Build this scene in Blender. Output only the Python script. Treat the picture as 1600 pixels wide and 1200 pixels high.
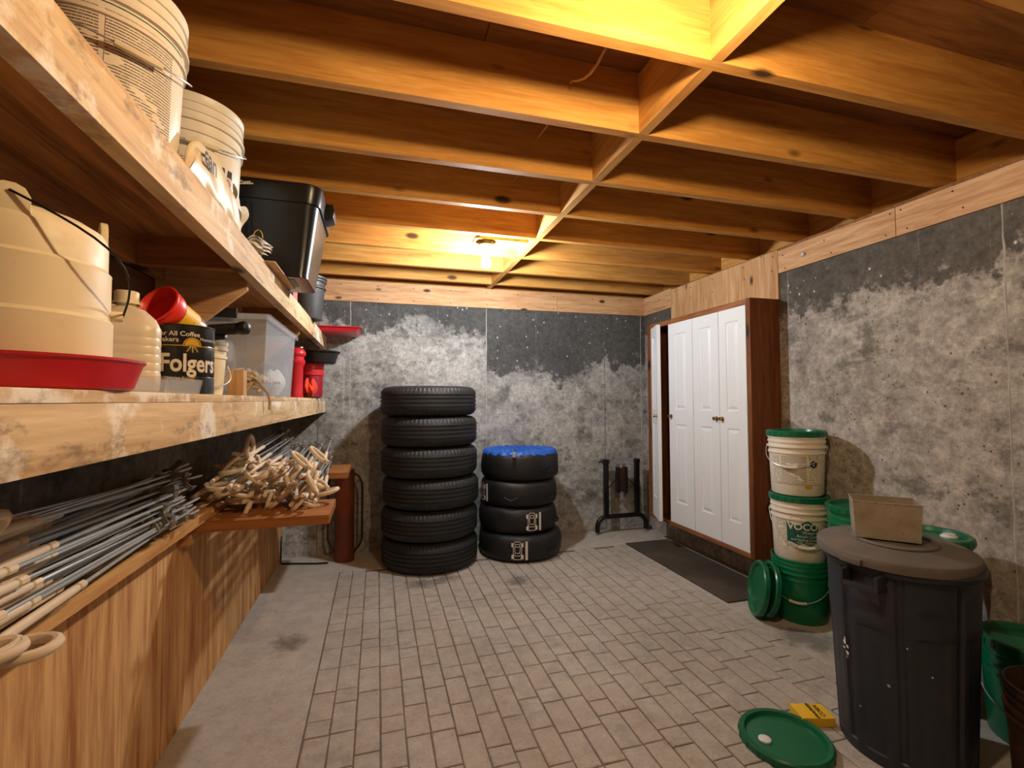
import bpy, bmesh, math, random
from mathutils import Vector, Matrix, Euler
random.seed(7)
PI = math.pi
for o in list(bpy.data.objects): bpy.data.objects.remove(o)
sc = bpy.context.scene
COL = sc.collection

# ------------------------------------------------------------------ camera
F_PX, YAW, PITCH, ROLL, CAM_H = 738.18, 0.277403, 0.033569, -0.003885, 1.26
cam_d = bpy.data.cameras.new('camera'); cam_d.sensor_width = 36.0
cam_d.lens = 36.0 * F_PX / 1600.0; cam_d.clip_start = 0.02
cam = bpy.data.objects.new('camera', cam_d); COL.objects.link(cam)
fw = Vector((math.sin(YAW)*math.cos(PITCH), math.cos(YAW)*math.cos(PITCH), math.sin(PITCH)))
rt = Vector((math.cos(YAW), -math.sin(YAW), 0)); up = rt.cross(fw)
cr, sr = math.cos(ROLL), math.sin(ROLL)
rt, up = rt*cr + up*sr, up*cr - rt*sr
M = Matrix((rt, up, -fw)).transposed().to_4x4(); M.translation = (0, 0, CAM_H)
cam.matrix_world = M
sc.camera = cam
# ------------------------------------------------------------------ world, exposure
w = bpy.data.worlds.new('world'); sc.world = w; w.use_nodes = True
w.node_tree.nodes['Background'].inputs[0].default_value = (0.9, 0.8, 0.65, 1)
w.node_tree.nodes['Background'].inputs[1].default_value = 0.02
vs = sc.view_settings
vs.view_transform = 'Standard'; vs.look = 'None'; vs.gamma = 1.0; vs.use_curve_mapping = False
vs.exposure = 0.0
BULB_FAR = dict(color=(0.90, 0.955, 1.0), strength=1650.0)     # cool white bulb in view
BULB_NEAR = dict(color=(1.0, 0.74, 0.43), strength=930.0)     # warm bulb above the camera

# ------------------------------------------------------------------ materials
def s2l(c):
    return tuple(((v/255)/12.92 if v/255 <= .04045 else ((v/255+.055)/1.055)**2.4) for v in c)
class NT:
    def __init__(s, name, rough=.6, metal=0.0, spec=.5):
        m = bpy.data.materials.new(name); m.use_nodes = True
        s.m = m; s.t = m.node_tree; s.b = s.t.nodes['Principled BSDF']
        s.b.inputs['Roughness'].default_value = rough; s.b.inputs['Metallic'].default_value = metal
        s.b.inputs['Specular IOR Level'].default_value = spec
        s.tc = None
    def n(s, typ, ins=None, **kw):
        nd = s.t.nodes.new(typ)
        for k, v in kw.items(): setattr(nd, k, v)
        for k, v in (ins or {}).items():
            if isinstance(v, bpy.types.NodeSocket): s.t.links.new(v, nd.inputs[k])
            else: nd.inputs[k].default_value = v
        return nd
    def coord(s, kind='Object', scale=(1,1,1), rot=(0,0,0), loc=(0,0,0), rnd=0.0):
        if s.tc is None: s.tc = s.n('ShaderNodeTexCoord')
        v = s.tc.outputs[kind]
        if rnd:
            oi = s.n('ShaderNodeObjectInfo')
            mu = s.n('ShaderNodeMath', {0: oi.outputs['Random'], 1: rnd}, operation='MULTIPLY')
            v = s.n('ShaderNodeVectorMath', {0: v, 1: mu.outputs[0]}, operation='ADD').outputs[0]
        return s.n('ShaderNodeMapping', {'Vector': v, 'Scale': scale, 'Rotation': rot, 'Location': loc}).outputs[0]
    def noise(s, vec, scale=5, detail=4, rough=.55, dist=0):
        return s.n('ShaderNodeTexNoise', {'Vector': vec, 'Scale': scale, 'Detail': detail, 'Roughness': rough, 'Distortion': dist}).outputs[0]
    def voro(s, vec, scale=5, feature='F1', out=0):
        return s.n('ShaderNodeTexVoronoi', {'Vector': vec, 'Scale': scale}, feature=feature).outputs[out]
    def ramp(s, fac, stops, interp='LINEAR'):
        r = s.n('ShaderNodeValToRGB', {'Fac': fac}); e = r.color_ramp; e.interpolation = interp
        while len(e.elements) < len(stops): e.elements.new(.5)
        for el, (p, c) in zip(e.elements, stops):
            el.position = p; el.color = (tuple(c)+(1,)) if isinstance(c, (tuple, list)) else (c, c, c, 1)
        return r.outputs[0]
    def mix(s, fac, a, b, mode='MIX'):
        nd = s.n('ShaderNodeMix', data_type='RGBA', blend_type=mode)
        for sock, v in ((nd.inputs[0], fac), (nd.inputs[6], a), (nd.inputs[7], b)):
            if isinstance(v, bpy.types.NodeSocket): s.t.links.new(v, sock)
            elif isinstance(v, (tuple, list)): sock.default_value = tuple(v)+((1,) if len(v) == 3 else ())
            else: sock.default_value = v
        return nd.outputs[2]
    def math(s, op, a, b=0.0, c=None, clamp=False):
        ins = {0: a, 1: b}
        if c is not None: ins[2] = c
        return s.n('ShaderNodeMath', ins, operation=op, use_clamp=clamp).outputs[0]
    def sep(s, vec):
        return s.n('ShaderNodeSeparateXYZ', {0: vec}).outputs
    def col(s, v):
        i = s.b.inputs['Base Color']
        if isinstance(v, bpy.types.NodeSocket): s.t.links.new(v, i)
        else: i.default_value = tuple(v)+(1,)
        return s
    def bump(s, h, strength=.3, dist=.01):
        b = s.n('ShaderNodeBump', {'Height': h, 'Strength': strength, 'Distance': dist})
        s.t.links.new(b.outputs[0], s.b.inputs['Normal']); return s
    def rough(s, v): s.t.links.new(v, s.b.inputs['Roughness']); return s

def wood(name, light, dark, grain='X', knots=True, stain=None, rough=.65, sc_=1.0, contrast=1.0):
    t = NT(name, rough, spec=.3)
    st = {'X': (1.2, 14, 14), 'Y': (14, 1.2, 14), 'Z': (14, 14, 1.2)}[grain]
    st = tuple(v*sc_ for v in st)
    v = t.coord('Object', st, rnd=37.0)
    n1 = t.noise(v, 1.6, 5, .6, .8)
    n2 = t.noise(v, 7.0, 3, .6, .3)
    f = t.math('ADD', t.math('MULTIPLY', n1, .75), t.math('MULTIPLY', n2, .3))
    c = t.ramp(f, [(.5-.14/contrast, s2l(dark)), (.5+.16/contrast, s2l(light))])
    if knots:
        ks = {'X': (1.6, 3.5, 3.5), 'Y': (3.5, 1.6, 3.5), 'Z': (3.5, 3.5, 1.6)}[grain]
        kv = t.coord('Object', tuple(k*sc_ for k in ks), rnd=11.0)
        kd = t.voro(kv, 1.6)
        kf = t.ramp(kd, [(.08, 1.0), (.15, 0.0)])
        c = t.mix(kf, c, s2l(tuple(int(q*.42) for q in dark)))
    if stain:
        sn = t.noise(t.coord('Object', (2.2, 2.2, 2.2), rnd=5.0), 2.2, 6, .65)
        c = t.mix(t.ramp(sn, [(.54, 0.0), (.62, .85)]), c, s2l(stain))
        sn2 = t.noise(t.coord('Object', (3, 3, 7), rnd=9.0), 2.0, 6, .7)
        c = t.mix(t.ramp(sn2, [(.55, 0.0), (.64, .6)]), c, s2l((110, 92, 72)))
    t.col(c).bump(f, .15, .004)
    return t.m

def plain(name, rgb, rough=.5, metal=0, spec=.5, var=.12, vscale=9, bump=0, bscale=60, alpha=None, trans=0, sub=0):
    t = NT(name, rough, metal, spec)
    c = s2l(rgb)
    v = t.coord('Object', rnd=13.0)
    n = t.noise(v, vscale, 5, .6)
    t.col(t.mix(t.ramp(n, [(.3, 0.0), (.75, 1.0)]), tuple(q*(1-var) for q in c), tuple(min(1, q*(1+var)) for q in c)))
    if bump: t.bump(t.noise(v, bscale, 3), bump, .003)
    if trans:
        t.b.inputs['Transmission Weight'].default_value = trans; t.b.inputs['IOR'].default_value = 1.2
    if alpha is not None: t.b.inputs['Alpha'].default_value = alpha
    if sub:
        t.b.inputs['Subsurface Weight'].default_value = sub; t.b.inputs['Subsurface Radius'].default_value = (.02, .015, .01)
    return t.m

def dirty(name, rgb, dirt, rough=.5, lo=.55, hi=.72, scale=4, metal=0, spots=None, spec=.5, amount=.7):
    t = NT(name, rough, metal, spec)
    v = t.coord('Object', rnd=17.0)
    n = t.noise(v, scale, 7, .68)
    c = t.mix(t.ramp(n, [(lo, 0.0), (hi, amount)]), s2l(rgb), s2l(dirt))
    if spots:
        d = t.voro(v, spots[0]); c = t.mix(t.ramp(d, [(spots[2]*.6, .9), (spots[2], 0.0)]), c, s2l(spots[1]))
    t.col(c)
    t.rough(t.ramp(n, [(.35, max(0, rough-.1)), (.7, min(1, rough+.2))]))
    return t.m

def concrete_wall(name, axis, light, dark, base, line, step=None):
    """axis: which object coordinate runs along the wall; the old damp line leaves the upper part dark."""
    t = NT(name, .85, spec=.25)
    v = t.coord('Object'); xyz = t.sep(v)
    along, z = xyz[axis], xyz[2]
    big = t.noise(v, 1.5, 8, .68, .4)
    fine = t.noise(v, 9, 8, .72)
    grit = t.noise(v, 45, 4, .7)
    # height of the line varies along the wall
    edge = t.math('MULTIPLY_ADD', t.noise(t.coord('Object', (1.6, 1.6, .7)), 1.3, 5, .6), line[1], line[0])
    if step:                                               # the pours differ: the damp mark drops at the next form panel
        edge = t.math('SUBTRACT', edge, t.math('MULTIPLY', t.math('GREATER_THAN', along, step[0]), step[1]))
    h = t.math('SUBTRACT', z, edge)
    h = t.math('ADD', h, t.math('MULTIPLY', t.math('SUBTRACT', fine, .5), .75))
    f = t.ramp(t.math('MULTIPLY_ADD', h, 2.2, .5), [(.42, 0.0), (.58, 1.0)])
    lo = t.ramp(t.math('ADD', t.math('MULTIPLY', big, .5), t.math('MULTIPLY', fine, .5)), [(.38, s2l(base)), (.56, s2l(light))])
    hi = t.ramp(big, [(.35, s2l(dark)), (.7, tuple(q*1.7 for q in s2l(dark)))])
    c = t.mix(f, lo, hi)
    # pits, peeled spots
    pv = t.voro(t.coord('Object', (1, 1, .8)), 30)
    c = t.mix(t.math('MULTIPLY', t.ramp(pv, [(.09, .85), (.19, 0.0)]), t.ramp(t.noise(v, 6, 4, .6), [(.46, 0.0), (.56, 1.0)])), c, s2l((52, 48, 44)))
    blot = t.noise(t.coord('Object', (1, 1, 1.4), loc=(3, 5, 1)), 4.5, 7, .7)
    c = t.mix(t.ramp(blot, [(.54, 0.0), (.63, .6)]), c, s2l(dark))
    sv = t.voro(t.coord('Object', (1, 1, .8), loc=(1.3, 2.1, 0)), 17)
    c = t.mix(t.math('MULTIPLY', t.ramp(sv, [(.06, .95), (.13, 0.0)]), f), c, s2l((205, 200, 190)))
    # thin vertical water runs
    run = t.noise(t.coord('Object', (30, 30, .5)), 1.0, 3, .5)
    c = t.mix(t.math('MULTIPLY', t.ramp(run, [(.66, 0.0), (.74, .5)]), t.ramp(fine, [(.4, .1), (.6, 1.0)])), c, s2l((190, 186, 176)))
    mid = t.noise(v, 22, 7, .75)
    c = t.mix(.75, c, t.ramp(mid, [(.32, .26), (.68, .74)]), 'OVERLAY')
    c = t.mix(.5, c, t.ramp(grit, [(.3, 0.3), (.7, .7)]), 'OVERLAY')
    t.col(c)
    t.bump(t.math('ADD', t.math('MULTIPLY', mid, .6), t.math('MULTIPLY', grit, .4)), .6, .008)
    return t.m

def floor_mat(name, c0, c1, dirt, warm):
    t = NT(name, .85, spec=.25)
    v = t.coord('Object')
    tcg = t.n('ShaderNodeNewGeometry').outputs['Position']
    big = t.noise(tcg, 1.6, 7, .65); fine = t.noise(tcg, 14, 6, .7); grit = t.noise(tcg, 70, 3, .7)
    c = t.ramp(t.math('ADD', t.math('MULTIPLY', big, .5), t.math('MULTIPLY', fine, .5)), [(.4, s2l(c0)), (.6, s2l(c1))])
    oi = t.n('ShaderNodeObjectInfo').outputs['Random']
    c = t.mix(t.math('MULTIPLY', oi, .45), c, s2l(warm))
    c = t.mix(t.ramp(t.noise(tcg, 3.1, 7, .7), [(.6, 0.0), (.74, .6)]), c, s2l(dirt))
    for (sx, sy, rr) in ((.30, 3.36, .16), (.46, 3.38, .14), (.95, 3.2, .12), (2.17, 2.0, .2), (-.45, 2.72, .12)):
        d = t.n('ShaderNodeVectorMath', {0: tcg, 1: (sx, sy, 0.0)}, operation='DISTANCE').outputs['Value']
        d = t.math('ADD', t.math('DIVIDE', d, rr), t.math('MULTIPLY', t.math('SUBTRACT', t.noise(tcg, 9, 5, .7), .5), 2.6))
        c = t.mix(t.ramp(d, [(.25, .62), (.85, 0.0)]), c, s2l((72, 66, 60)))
    pv = t.voro(tcg, 34); c = t.mix(t.ramp(pv, [(.05, .7), (.1, 0.0)]), c, s2l((60, 52, 46)))
    c = t.mix(.3, c, t.ramp(grit, [(.3, .35), (.7, .65)]), 'OVERLAY')
    t.col(c); t.bump(t.math('ADD', fine, t.math('MULTIPLY', grit, .5)), .3, .005)
    return t.m

def print_lines(name, paper, ink, rows=26, wide=14, density=.45):
    """rows of small print on a paper label (UV space of the label itself)"""
    t = NT(name, .55)
    uv = t.coord('UV'); x = t.sep(uv)
    row = t.math('MULTIPLY', x[1], rows)
    fr = t.math('FRACT', row)
    band = t.math('MULTIPLY', t.math('GREATER_THAN', fr, .3), t.math('LESS_THAN', fr, .78))
    rid = t.math('FLOOR', row)
    vec = t.n('ShaderNodeCombineXYZ', {0: t.math('MULTIPLY', x[0], wide*7), 1: t.math('MULTIPLY', rid, 7.31), 2: 0.0}).outputs[0]
    word = t.math('GREATER_THAN', t.noise(vec, 1.0, 2, .6), .5-density*.16)
    para = t.noise(t.n('ShaderNodeCombineXYZ', {0: t.math('MULTIPLY', x[0], 2.2), 1: t.math('MULTIPLY', x[1], 5), 2: 3.0}).outputs[0], 1.0, 1)
    f = t.math('MULTIPLY', t.math('MULTIPLY', band, word), t.math('GREATER_THAN', para, .36))
    t.col(t.mix(t.math('MULTIPLY', f, .85), s2l(paper), s2l(ink)))
    return t.m

def emit(name, color, strength):
    m = bpy.data.materials.new(name); m.use_nodes = True; nt = m.node_tree
    nt.nodes.remove(nt.nodes['Principled BSDF'])
    e = nt.nodes.new('ShaderNodeEmission'); e.inputs[0].default_value = tuple(color)+(1,); e.inputs[1].default_value = strength
    nt.links.new(e.outputs[0], nt.nodes['Material Output'].inputs[0]); return m

MT = {}
MT['joist'] = wood('joist_pine', (212, 156, 80), (174, 112, 44), 'X', contrast=1.0)
MT['block'] = wood('blocking_pine', (212, 160, 86), (176, 116, 50), 'Y', contrast=1.0)
MT['subfloor'] = wood('subfloor_plywood', (150, 100, 52), (110, 68, 30), 'X', knots=False)
MT['ply_x'] = wood('plywood_x', (214, 172, 128), (176, 124, 80), 'X', sc_=1.4)
MT['ply_y'] = wood('plywood_y', (214, 172, 128), (176, 124, 80), 'Y', sc_=1.4)
MT['ply_z'] = wood('plywood_z', (208, 168, 122), (168, 120, 76), 'Z', sc_=1.2)
MT['ply_wall'] = wood('plywood_wall_panel', (222, 174, 116), (164, 104, 54), 'Z', sc_=.8, contrast=1.25)
MT['fascia'] = wood('weathered_shelf_board', (226, 200, 158), (184, 146, 102), 'Y', stain=(240, 232, 220), sc_=.9)
MT['deck'] = wood('shelf_deck', (196, 138, 82), (128, 84, 48), 'Y', sc_=.8, contrast=1.2)
MT['plank'] = wood('dark_wall_plank', (112, 76, 44), (70, 46, 28), 'Y', sc_=.9)
MT['rail'] = wood('rack_lumber_y', (214, 164, 104), (176, 120, 66), 'Y')
MT['arm'] = wood('rack_lumber_x', (172, 112, 60), (128, 76, 36), 'X')
MT['cabwood_z'] = wood('stained_cedar_z', (132, 76, 40), (88, 46, 22), 'Z')
MT['cabwood_y'] = wood('stained_cedar_y', (156, 100, 58), (112, 66, 36), 'Y')
MT['door'] = plain('white_door_paint', (226, 228, 230), .45, var=.03, vscale=3)
MT['brass'] = plain('aged_brass', (176, 140, 84), .3, 1.0)
MT['conc_back'] = concrete_wall('concrete_back', 0, (172, 171, 168), (70, 70, 69), (112, 111, 108), (1.54, .62), (.949, .30))
MT['conc_right'] = concrete_wall('concrete_right', 1, (176, 168, 158), (78, 73, 67), (128, 120, 112), (1.62, .45))
MT['conc_left'] = concrete_wall('concrete_left', 1, (120, 116, 108), (66, 63, 58), (92, 88, 82), (1.3, .4))
MT['ridge'] = plain('form_line_lime', (176, 174, 168), .9, var=.25, vscale=14)
MT['ridge_dark'] = plain('form_line_dark', (92, 90, 86), .9, var=.3, vscale=14)
MT['floor'] = floor_mat('concrete_floor', (166, 158, 148), (190, 184, 175), (120, 112, 104), (180, 172, 160))
MT['brick'] = floor_mat('paver_concrete', (156, 150, 141), (188, 182, 173), (122, 114, 106), (176, 162, 148))
MT['mortar'] = floor_mat('paver_joint', (112, 96, 84), (134, 118, 106), (92, 78, 70), (118, 102, 92))
MT['rubber'] = plain('tyre_rubber', (34, 34, 35), .62, var=.25, vscale=5, bump=.1)
MT['alloy'] = plain('wheel_alloy', (170, 172, 175), .35, .8)
MT['nylon'] = plain('black_nylon', (20, 20, 22), .55, var=.25, vscale=12, bump=.25, bscale=22)
MT['blue_nylon'] = plain('blue_nylon', (28, 92, 190), .5, var=.3, vscale=18, bump=.4, bscale=40)
MT['offwhite'] = plain('offwhite_print', (222, 212, 196), .6, var=.05)
MT['blacksteel'] = plain('black_steel', (20, 20, 20), .4, .3, var=.2)
MT['rust'] = dirty('rusty_steel', (104, 56, 34), (140, 66, 34), .6, .45, .62, 5, .2)
MT['rustbar'] = plain('dark_rust_bar', (62, 36, 26), .55, .3, var=.25)
MT['mat'] = dirty('rubber_mat', (66, 56, 48), (92, 80, 68), .85, .45, .65, 4)
MT['green'] = plain('green_plastic', (16, 112, 72), .28, var=.07, vscale=6)
MT['green_lid'] = plain('green_lid_plastic', (14, 100, 66), .3, var=.08, vscale=6)
MT['white_plastic'] = dirty('white_pail_plastic', (228, 218, 200), (186, 158, 126), .38, .58, .8, 4)
MT['cream'] = dirty('cream_plastic', (238, 222, 188), (190, 150, 106), .35, .6, .85, 5, spots=(6, (150, 112, 76), .09))
MT['jugplastic'] = dirty('milky_jug', (226, 212, 186), (196, 172, 138), .35, .6, .8, 5)
MT['red'] = plain('red_plastic', (196, 30, 42), .38, var=.08, vscale=8)
MT['redlid'] = plain('red_lid_plastic', (222, 48, 34), .35, var=.06)
MT['dred'] = plain('dark_red_plastic', (150, 22, 40), .4, var=.1)
MT['canblack'] = plain('tin_black_paint', (30, 26, 22), .3, .1, var=.2)
MT['tinlid'] = plain('tin_plate', (150, 138, 116), .35, .9)
MT['gold'] = plain('gold_ink', (206, 160, 40), .4, var=.1)
MT['yellow'] = plain('yellow_label', (236, 190, 40), .5, var=.06)
MT['honey'] = plain('amber_contents', (176, 84, 30), .3, var=.3, vscale=14)
MT['clear'] = plain('clear_plastic', (222, 226, 230), .12, trans=0, alpha=.2, var=.02)
MT['tote'] = plain('translucent_tote', (214, 220, 228), .18, alpha=.26, var=.05)
MT['blacktote'] = plain('black_tote_plastic', (17, 17, 18), .3, var=.15)
MT['blackplastic'] = plain('black_plastic', (24, 23, 22), .45, var=.2)
MT['greybucket'] = dirty('dirty_black_bucket', (52, 52, 52), (120, 112, 100), .55, .58, .75, 6)
MT['trash'] = dirty('navy_trash_can', (40, 44, 56), (58, 58, 64), .5, .5, .75, 5, spots=(9, (176, 170, 160), .055))
MT['trashlid'] = dirty('dusty_grey_lid', (86, 84, 82), (124, 112, 98), .7, .4, .7, 4)
MT['galv'] = dirty('dull_tin', (196, 186, 170), (150, 130, 106), .32, .42, .66, 8, .6)
MT['steel'] = plain('bright_steel', (196, 200, 204), .32, .55, var=.12)
MT['darksteel'] = plain('dull_steel', (128, 118, 104), .42, .45, var=.3)
MT['hook'] = plain('cream_vinyl', (226, 204, 176), .5, var=.06)
MT['rope'] = plain('hemp_rope', (190, 164, 124), .9, var=.25, vscale=40, bump=.6, bscale=90)
MT['paper'] = plain('white_paper', (228, 222, 212), .7, var=.06, vscale=12)
MT['bag'] = plain('cream_plastic_bag', (222, 202, 166), .38, var=.08, vscale=14, bump=.35, bscale=14)
MT['pink'] = plain('pink_foam', (196, 112, 122), .8)
MT['cloth'] = plain('orange_red_cloth', (220, 64, 36), .85, var=.2, vscale=10, bump=.4, bscale=30)
MT['cable'] = plain('tan_cable', (196, 140, 84), .6)
MT['whitecable'] = plain('white_cable', (220, 218, 212), .5)
MT['porcelain'] = plain('white_porcelain', (225, 225, 222), .3, var=.03)
MT['ink'] = plain('black_ink', (30, 28, 26), .6, var=.1)
MT['blueink'] = plain('blue_ink', (24, 62, 110), .6, var=.1)
MT['redink'] = plain('red_ink', (180, 60, 44), .6, var=.1)
MT['greenink'] = plain('teal_ink', (8, 86, 72), .5, var=.08)
MT['greensticker'] = plain('green_sticker', (40, 170, 80), .5)
MT['fineprint'] = print_lines('fine_print_label', (226, 214, 194), (58, 50, 44), 34, 12, .7)
MT['fineprint2'] = print_lines('fine_print_label_sparse', (228, 216, 196), (70, 60, 52), 18, 8, .2)
MT['feathers'] = plain('wood_shavings', (222, 200, 170), .9, var=.15, vscale=40, bump=.8, bscale=40)

# ------------------------------------------------------------------ mesh tools
class MB:
    def __init__(s): s.v = []; s.f = []; s.uv = {}
    def add(s, verts, faces, mat=None):
        b = len(s.v)
        for q in verts:
            q = Vector(q); s.v.append(tuple(mat @ q) if mat else tuple(q))
        s.f += [tuple(b+i for i in f) for f in faces]
        return s
    def box(s, x0, x1, y0, y1, z0, z1, mat=None):
        v = [(x, y, z) for x in (x0, x1) for y in (y0, y1) for z in (z0, z1)]
        return s.add(v, [(0,1,3,2), (4,6,7,5), (0,4,5,1), (2,3,7,6), (0,2,6,4), (1,5,7,3)], mat)
    def frustum(s, b, t, z0, z1, mat=None):       # b,t = (x0,x1,y0,y1)
        v = [(b[0],b[2],z0), (b[1],b[2],z0), (b[1],b[3],z0), (b[0],b[3],z0), (t[0],t[2],z1), (t[1],t[2],z1), (t[1],t[3],z1), (t[0],t[3],z1)]
        return s.add(v, [(0,3,2,1), (4,5,6,7), (0,1,5,4), (1,2,6,5), (2,3,7,6), (3,0,4,7)], mat)
    def lathe(s, prof, seg=32, mat=None, fn=None):
        rows = []; b = []; idx = []
        for (r, z) in prof:
            if r < 1e-6: idx.append((len(b), 1)); b.append((0, 0, z))
            else:
                idx.append((len(b), seg))
                for k in range(seg):
                    a = 2*PI*k/seg; rr, zz = (r, z) if fn is None else fn(r, z, a)
                    b.append((rr*math.cos(a), rr*math.sin(a), zz))
        f = []
        for (i0, n0), (i1, n1) in zip(idx, idx[1:]):
            for k in range(seg):
                k2 = (k+1) % seg
                if n0 == 1 and n1 == 1: continue
                if n0 == 1: f.append((i0, i1+k2, i1+k))
                elif n1 == 1: f.append((i0+k, i0+k2, i1))
                else: f.append((i0+k, i0+k2, i1+k2, i1+k))
        return s.add(b, f, mat)
    def tube(s, path, r, seg=8, closed=False, mat=None, radii=None, cap=True):
        P = [Vector(p) for p in path]; n = len(P); T = []
        for i in range(n):
            a = P[(i-1) % n] if closed or i > 0 else P[i]; c = P[(i+1) % n] if closed or i < n-1 else P[i]
            T.append((c-a).normalized())
        ref = Vector((0, 0, 1)) if abs(T[0].z) < .9 else Vector((1, 0, 0))
        N = (ref - T[0]*ref.dot(T[0])).normalized(); v = []; f = []
        for i in range(n):
            N = (N - T[i]*N.dot(T[i])).normalized(); B = T[i].cross(N); rr = radii[i] if radii else r
            for k in range(seg):
                a = 2*PI*k/seg; v.append(P[i] + (N*math.cos(a) + B*math.sin(a))*rr)
        for i in range(n if closed else n-1):
            j = (i+1) % n
            for k in range(seg): f.append((i*seg+k, i*seg+(k+1) % seg, j*seg+(k+1) % seg, j*seg+k))
        if not closed and cap:
            f.append(tuple(reversed(range(seg)))); f.append(tuple((n-1)*seg+k for k in range(seg)))
        return s.add(v, f, mat)
    def prism(s, poly, plane, a0, a1, mat=None):   # plane 'xz' extrudes along y, 'xy' along z, 'yz' along x
        m = {'xz': lambda p, a: (p[0], a, p[1]), 'xy': lambda p, a: (p[0], p[1], a), 'yz': lambda p, a: (a, p[0], p[1])}[plane]
        n = len(poly); v = [m(p, a0) for p in poly] + [m(p, a1) for p in poly]
        f = [tuple(range(n)), tuple(reversed(range(n, 2*n)))] + [(i, n+i, n+(i+1) % n, (i+1) % n) for i in range(n)]
        return s.add(v, f, mat)
    def grid(s, fn, nu, nv, closed_u=False):
        b = len(s.v); f = []
        for j in range(nv+1):
            for i in range(nu+(0 if closed_u else 1)): s.v.append(tuple(fn(i/nu, j/nv)))
        w_ = nu if closed_u else nu+1
        for j in range(nv):
            for i in range(nu):
                i2 = (i+1) % w_ if closed_u else i+1
                fa = (b+j*w_+i, b+j*w_+i2, b+(j+1)*w_+i2, b+(j+1)*w_+i)
                s.uv[len(s.f)] = [(i/nu, j/nv), ((i+1)/nu, j/nv), ((i+1)/nu, (j+1)/nv), (i/nu, (j+1)/nv)]
                s.f.append(fa)
        return s
    def mesh(s, name, mat, smooth=False, bevel=0, angle=40, fix=True):
        me = bpy.data.meshes.new(name); me.from_pydata(s.v, [], s.f)
        if s.uv:
            lay = me.uv_layers.new(name='UVMap')
            for p in me.polygons:
                if p.index in s.uv:
                    for li, c in zip(p.loop_indices, s.uv[p.index]): lay.data[li].uv = c
        bm = bmesh.new(); bm.from_mesh(me)
        if fix: bmesh.ops.recalc_face_normals(bm, faces=bm.faces)
        if bevel: bmesh.ops.bevel(bm, geom=[e for e in bm.edges if len(e.link_faces) == 2 and e.calc_face_angle(0) > .5], offset=bevel, segments=2, affect='EDGES', profile=.7)
        bm.to_mesh(me); bm.free()
        if smooth or bevel:
            for p in me.polygons: p.use_smooth = True
            me.set_sharp_from_angle(angle=math.radians(angle))
        me.materials.append(MT[mat] if isinstance(mat, str) else mat)
        return me
    def build(s, name, mat, parent=None, **kw):
        return link(name, s.mesh(name, mat, **kw), parent)
def link(name, me, parent=None, mw=None):
    o = bpy.data.objects.new(name, me); COL.objects.link(o)
    if parent: o.parent = parent
    if mw is not None: o.matrix_local = mw
    return o
def tag(o, label, cat, group=None):
    o['label'] = label; o['category'] = cat
    if group: o['group'] = group
    return o
def struct(o, label=None): 
    o['kind'] = 'structure'
    if label: o['label'] = label
    return o
def thing(name, label, cat, loc=(0,0,0), rz=0.0, group=None, rot=None):
    o = bpy.data.objects.new(name, None); COL.objects.link(o); o.empty_display_size = .05
    o.location = loc; o.rotation_euler = rot if rot else (0, 0, rz)
    return tag(o, label, cat, group)
def clone(root, loc, rot, label=None, scale=None):
    r = root.copy(); COL.objects.link(r); r.location = loc
    if hasattr(rot, 'to_euler'): r.rotation_euler = rot.to_euler()
    else: r.rotation_euler = rot
    if scale: r.scale = (scale,)*3
    if label: r['label'] = label
    for ch in root.children:
        c = ch.copy(); COL.objects.link(c); c.parent = r
        for g in ch.children:
            d = g.copy(); COL.objects.link(d); d.parent = c
    return r
def boxo(name, x0, x1, y0, y1, z0, z1, mat, parent=None, bevel=0):
    """a box whose object origin is its centre, so wood grain differs from piece to piece"""
    c = Vector(((x0+x1)/2, (y0+y1)/2, (z0+z1)/2)); h = (abs(x1-x0)/2, abs(y1-y0)/2, abs(z1-z0)/2)
    o = MB().box(-h[0], h[0], -h[1], h[1], -h[2], h[2]).build(name, mat, parent, bevel=bevel)
    o.location = c - (parent.location if parent and parent.parent is None else Vector()); return o
def text_verts(body, size, bold=.0, spacing=1.0):
    cu = bpy.data.curves.new('lettering', 'FONT'); cu.body = body; cu.size = size; cu.offset = bold
    cu.align_x = 'CENTER'; cu.space_character = spacing; cu.resolution_u = 3
    ob = bpy.data.objects.new('lettering', cu); COL.objects.link(ob)
    dg = bpy.context.evaluated_depsgraph_get(); me = bpy.data.meshes.new_from_object(ob.evaluated_get(dg))
    bm = bmesh.new(); bm.from_mesh(me); bmesh.ops.triangulate(bm, faces=bm.faces)
    for _ in range(1):
        long_ = [e for e in bm.edges if e.calc_length() > size*.35]
        if long_: bmesh.ops.subdivide_edges(bm, edges=long_, cuts=1)
    V = [v.co.copy() for v in bm.verts]; bm.verts.index_update(); Fc = [tuple(v.index for v in f.verts) for f in bm.faces]
    bm.free(); bpy.data.objects.remove(ob); bpy.data.curves.remove(cu); bpy.data.meshes.remove(me)
    return V, Fc
def ribbons(lines, wd):
    V, Fc = [], []
    for L in lines:
        for a, b in zip(L, L[1:]):
            a = Vector(a+(0,)); b = Vector(b+(0,)); d = (b-a).normalized(); n = Vector((-d.y, d.x, 0))*wd/2; e = d*wd/2
            k = len(V); V += [a-e-n, b+e-n, b+e+n, a-e+n]; Fc.append((k, k+1, k+2, k+3))
    return V, Fc
def wrap(V, th0, z0, rf, eps=.0012, sx=1.0):
    """lay flat print (x right, y up) around a lathe body, rf(z) its radius; x=0 at angle th0"""
    out = []
    for p in V:
        z = z0+p[1]; r = rf(z)+eps; a = th0+p[0]*sx/r; out.append((r*math.cos(a), r*math.sin(a), z))
    return out
def print_on(name, parent, mat, V, Fc, th0, z0, rf, eps=.0012):
    return MB().add(wrap(V, th0, z0, rf, eps), Fc).build(name, mat, parent, fix=False)
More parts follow.
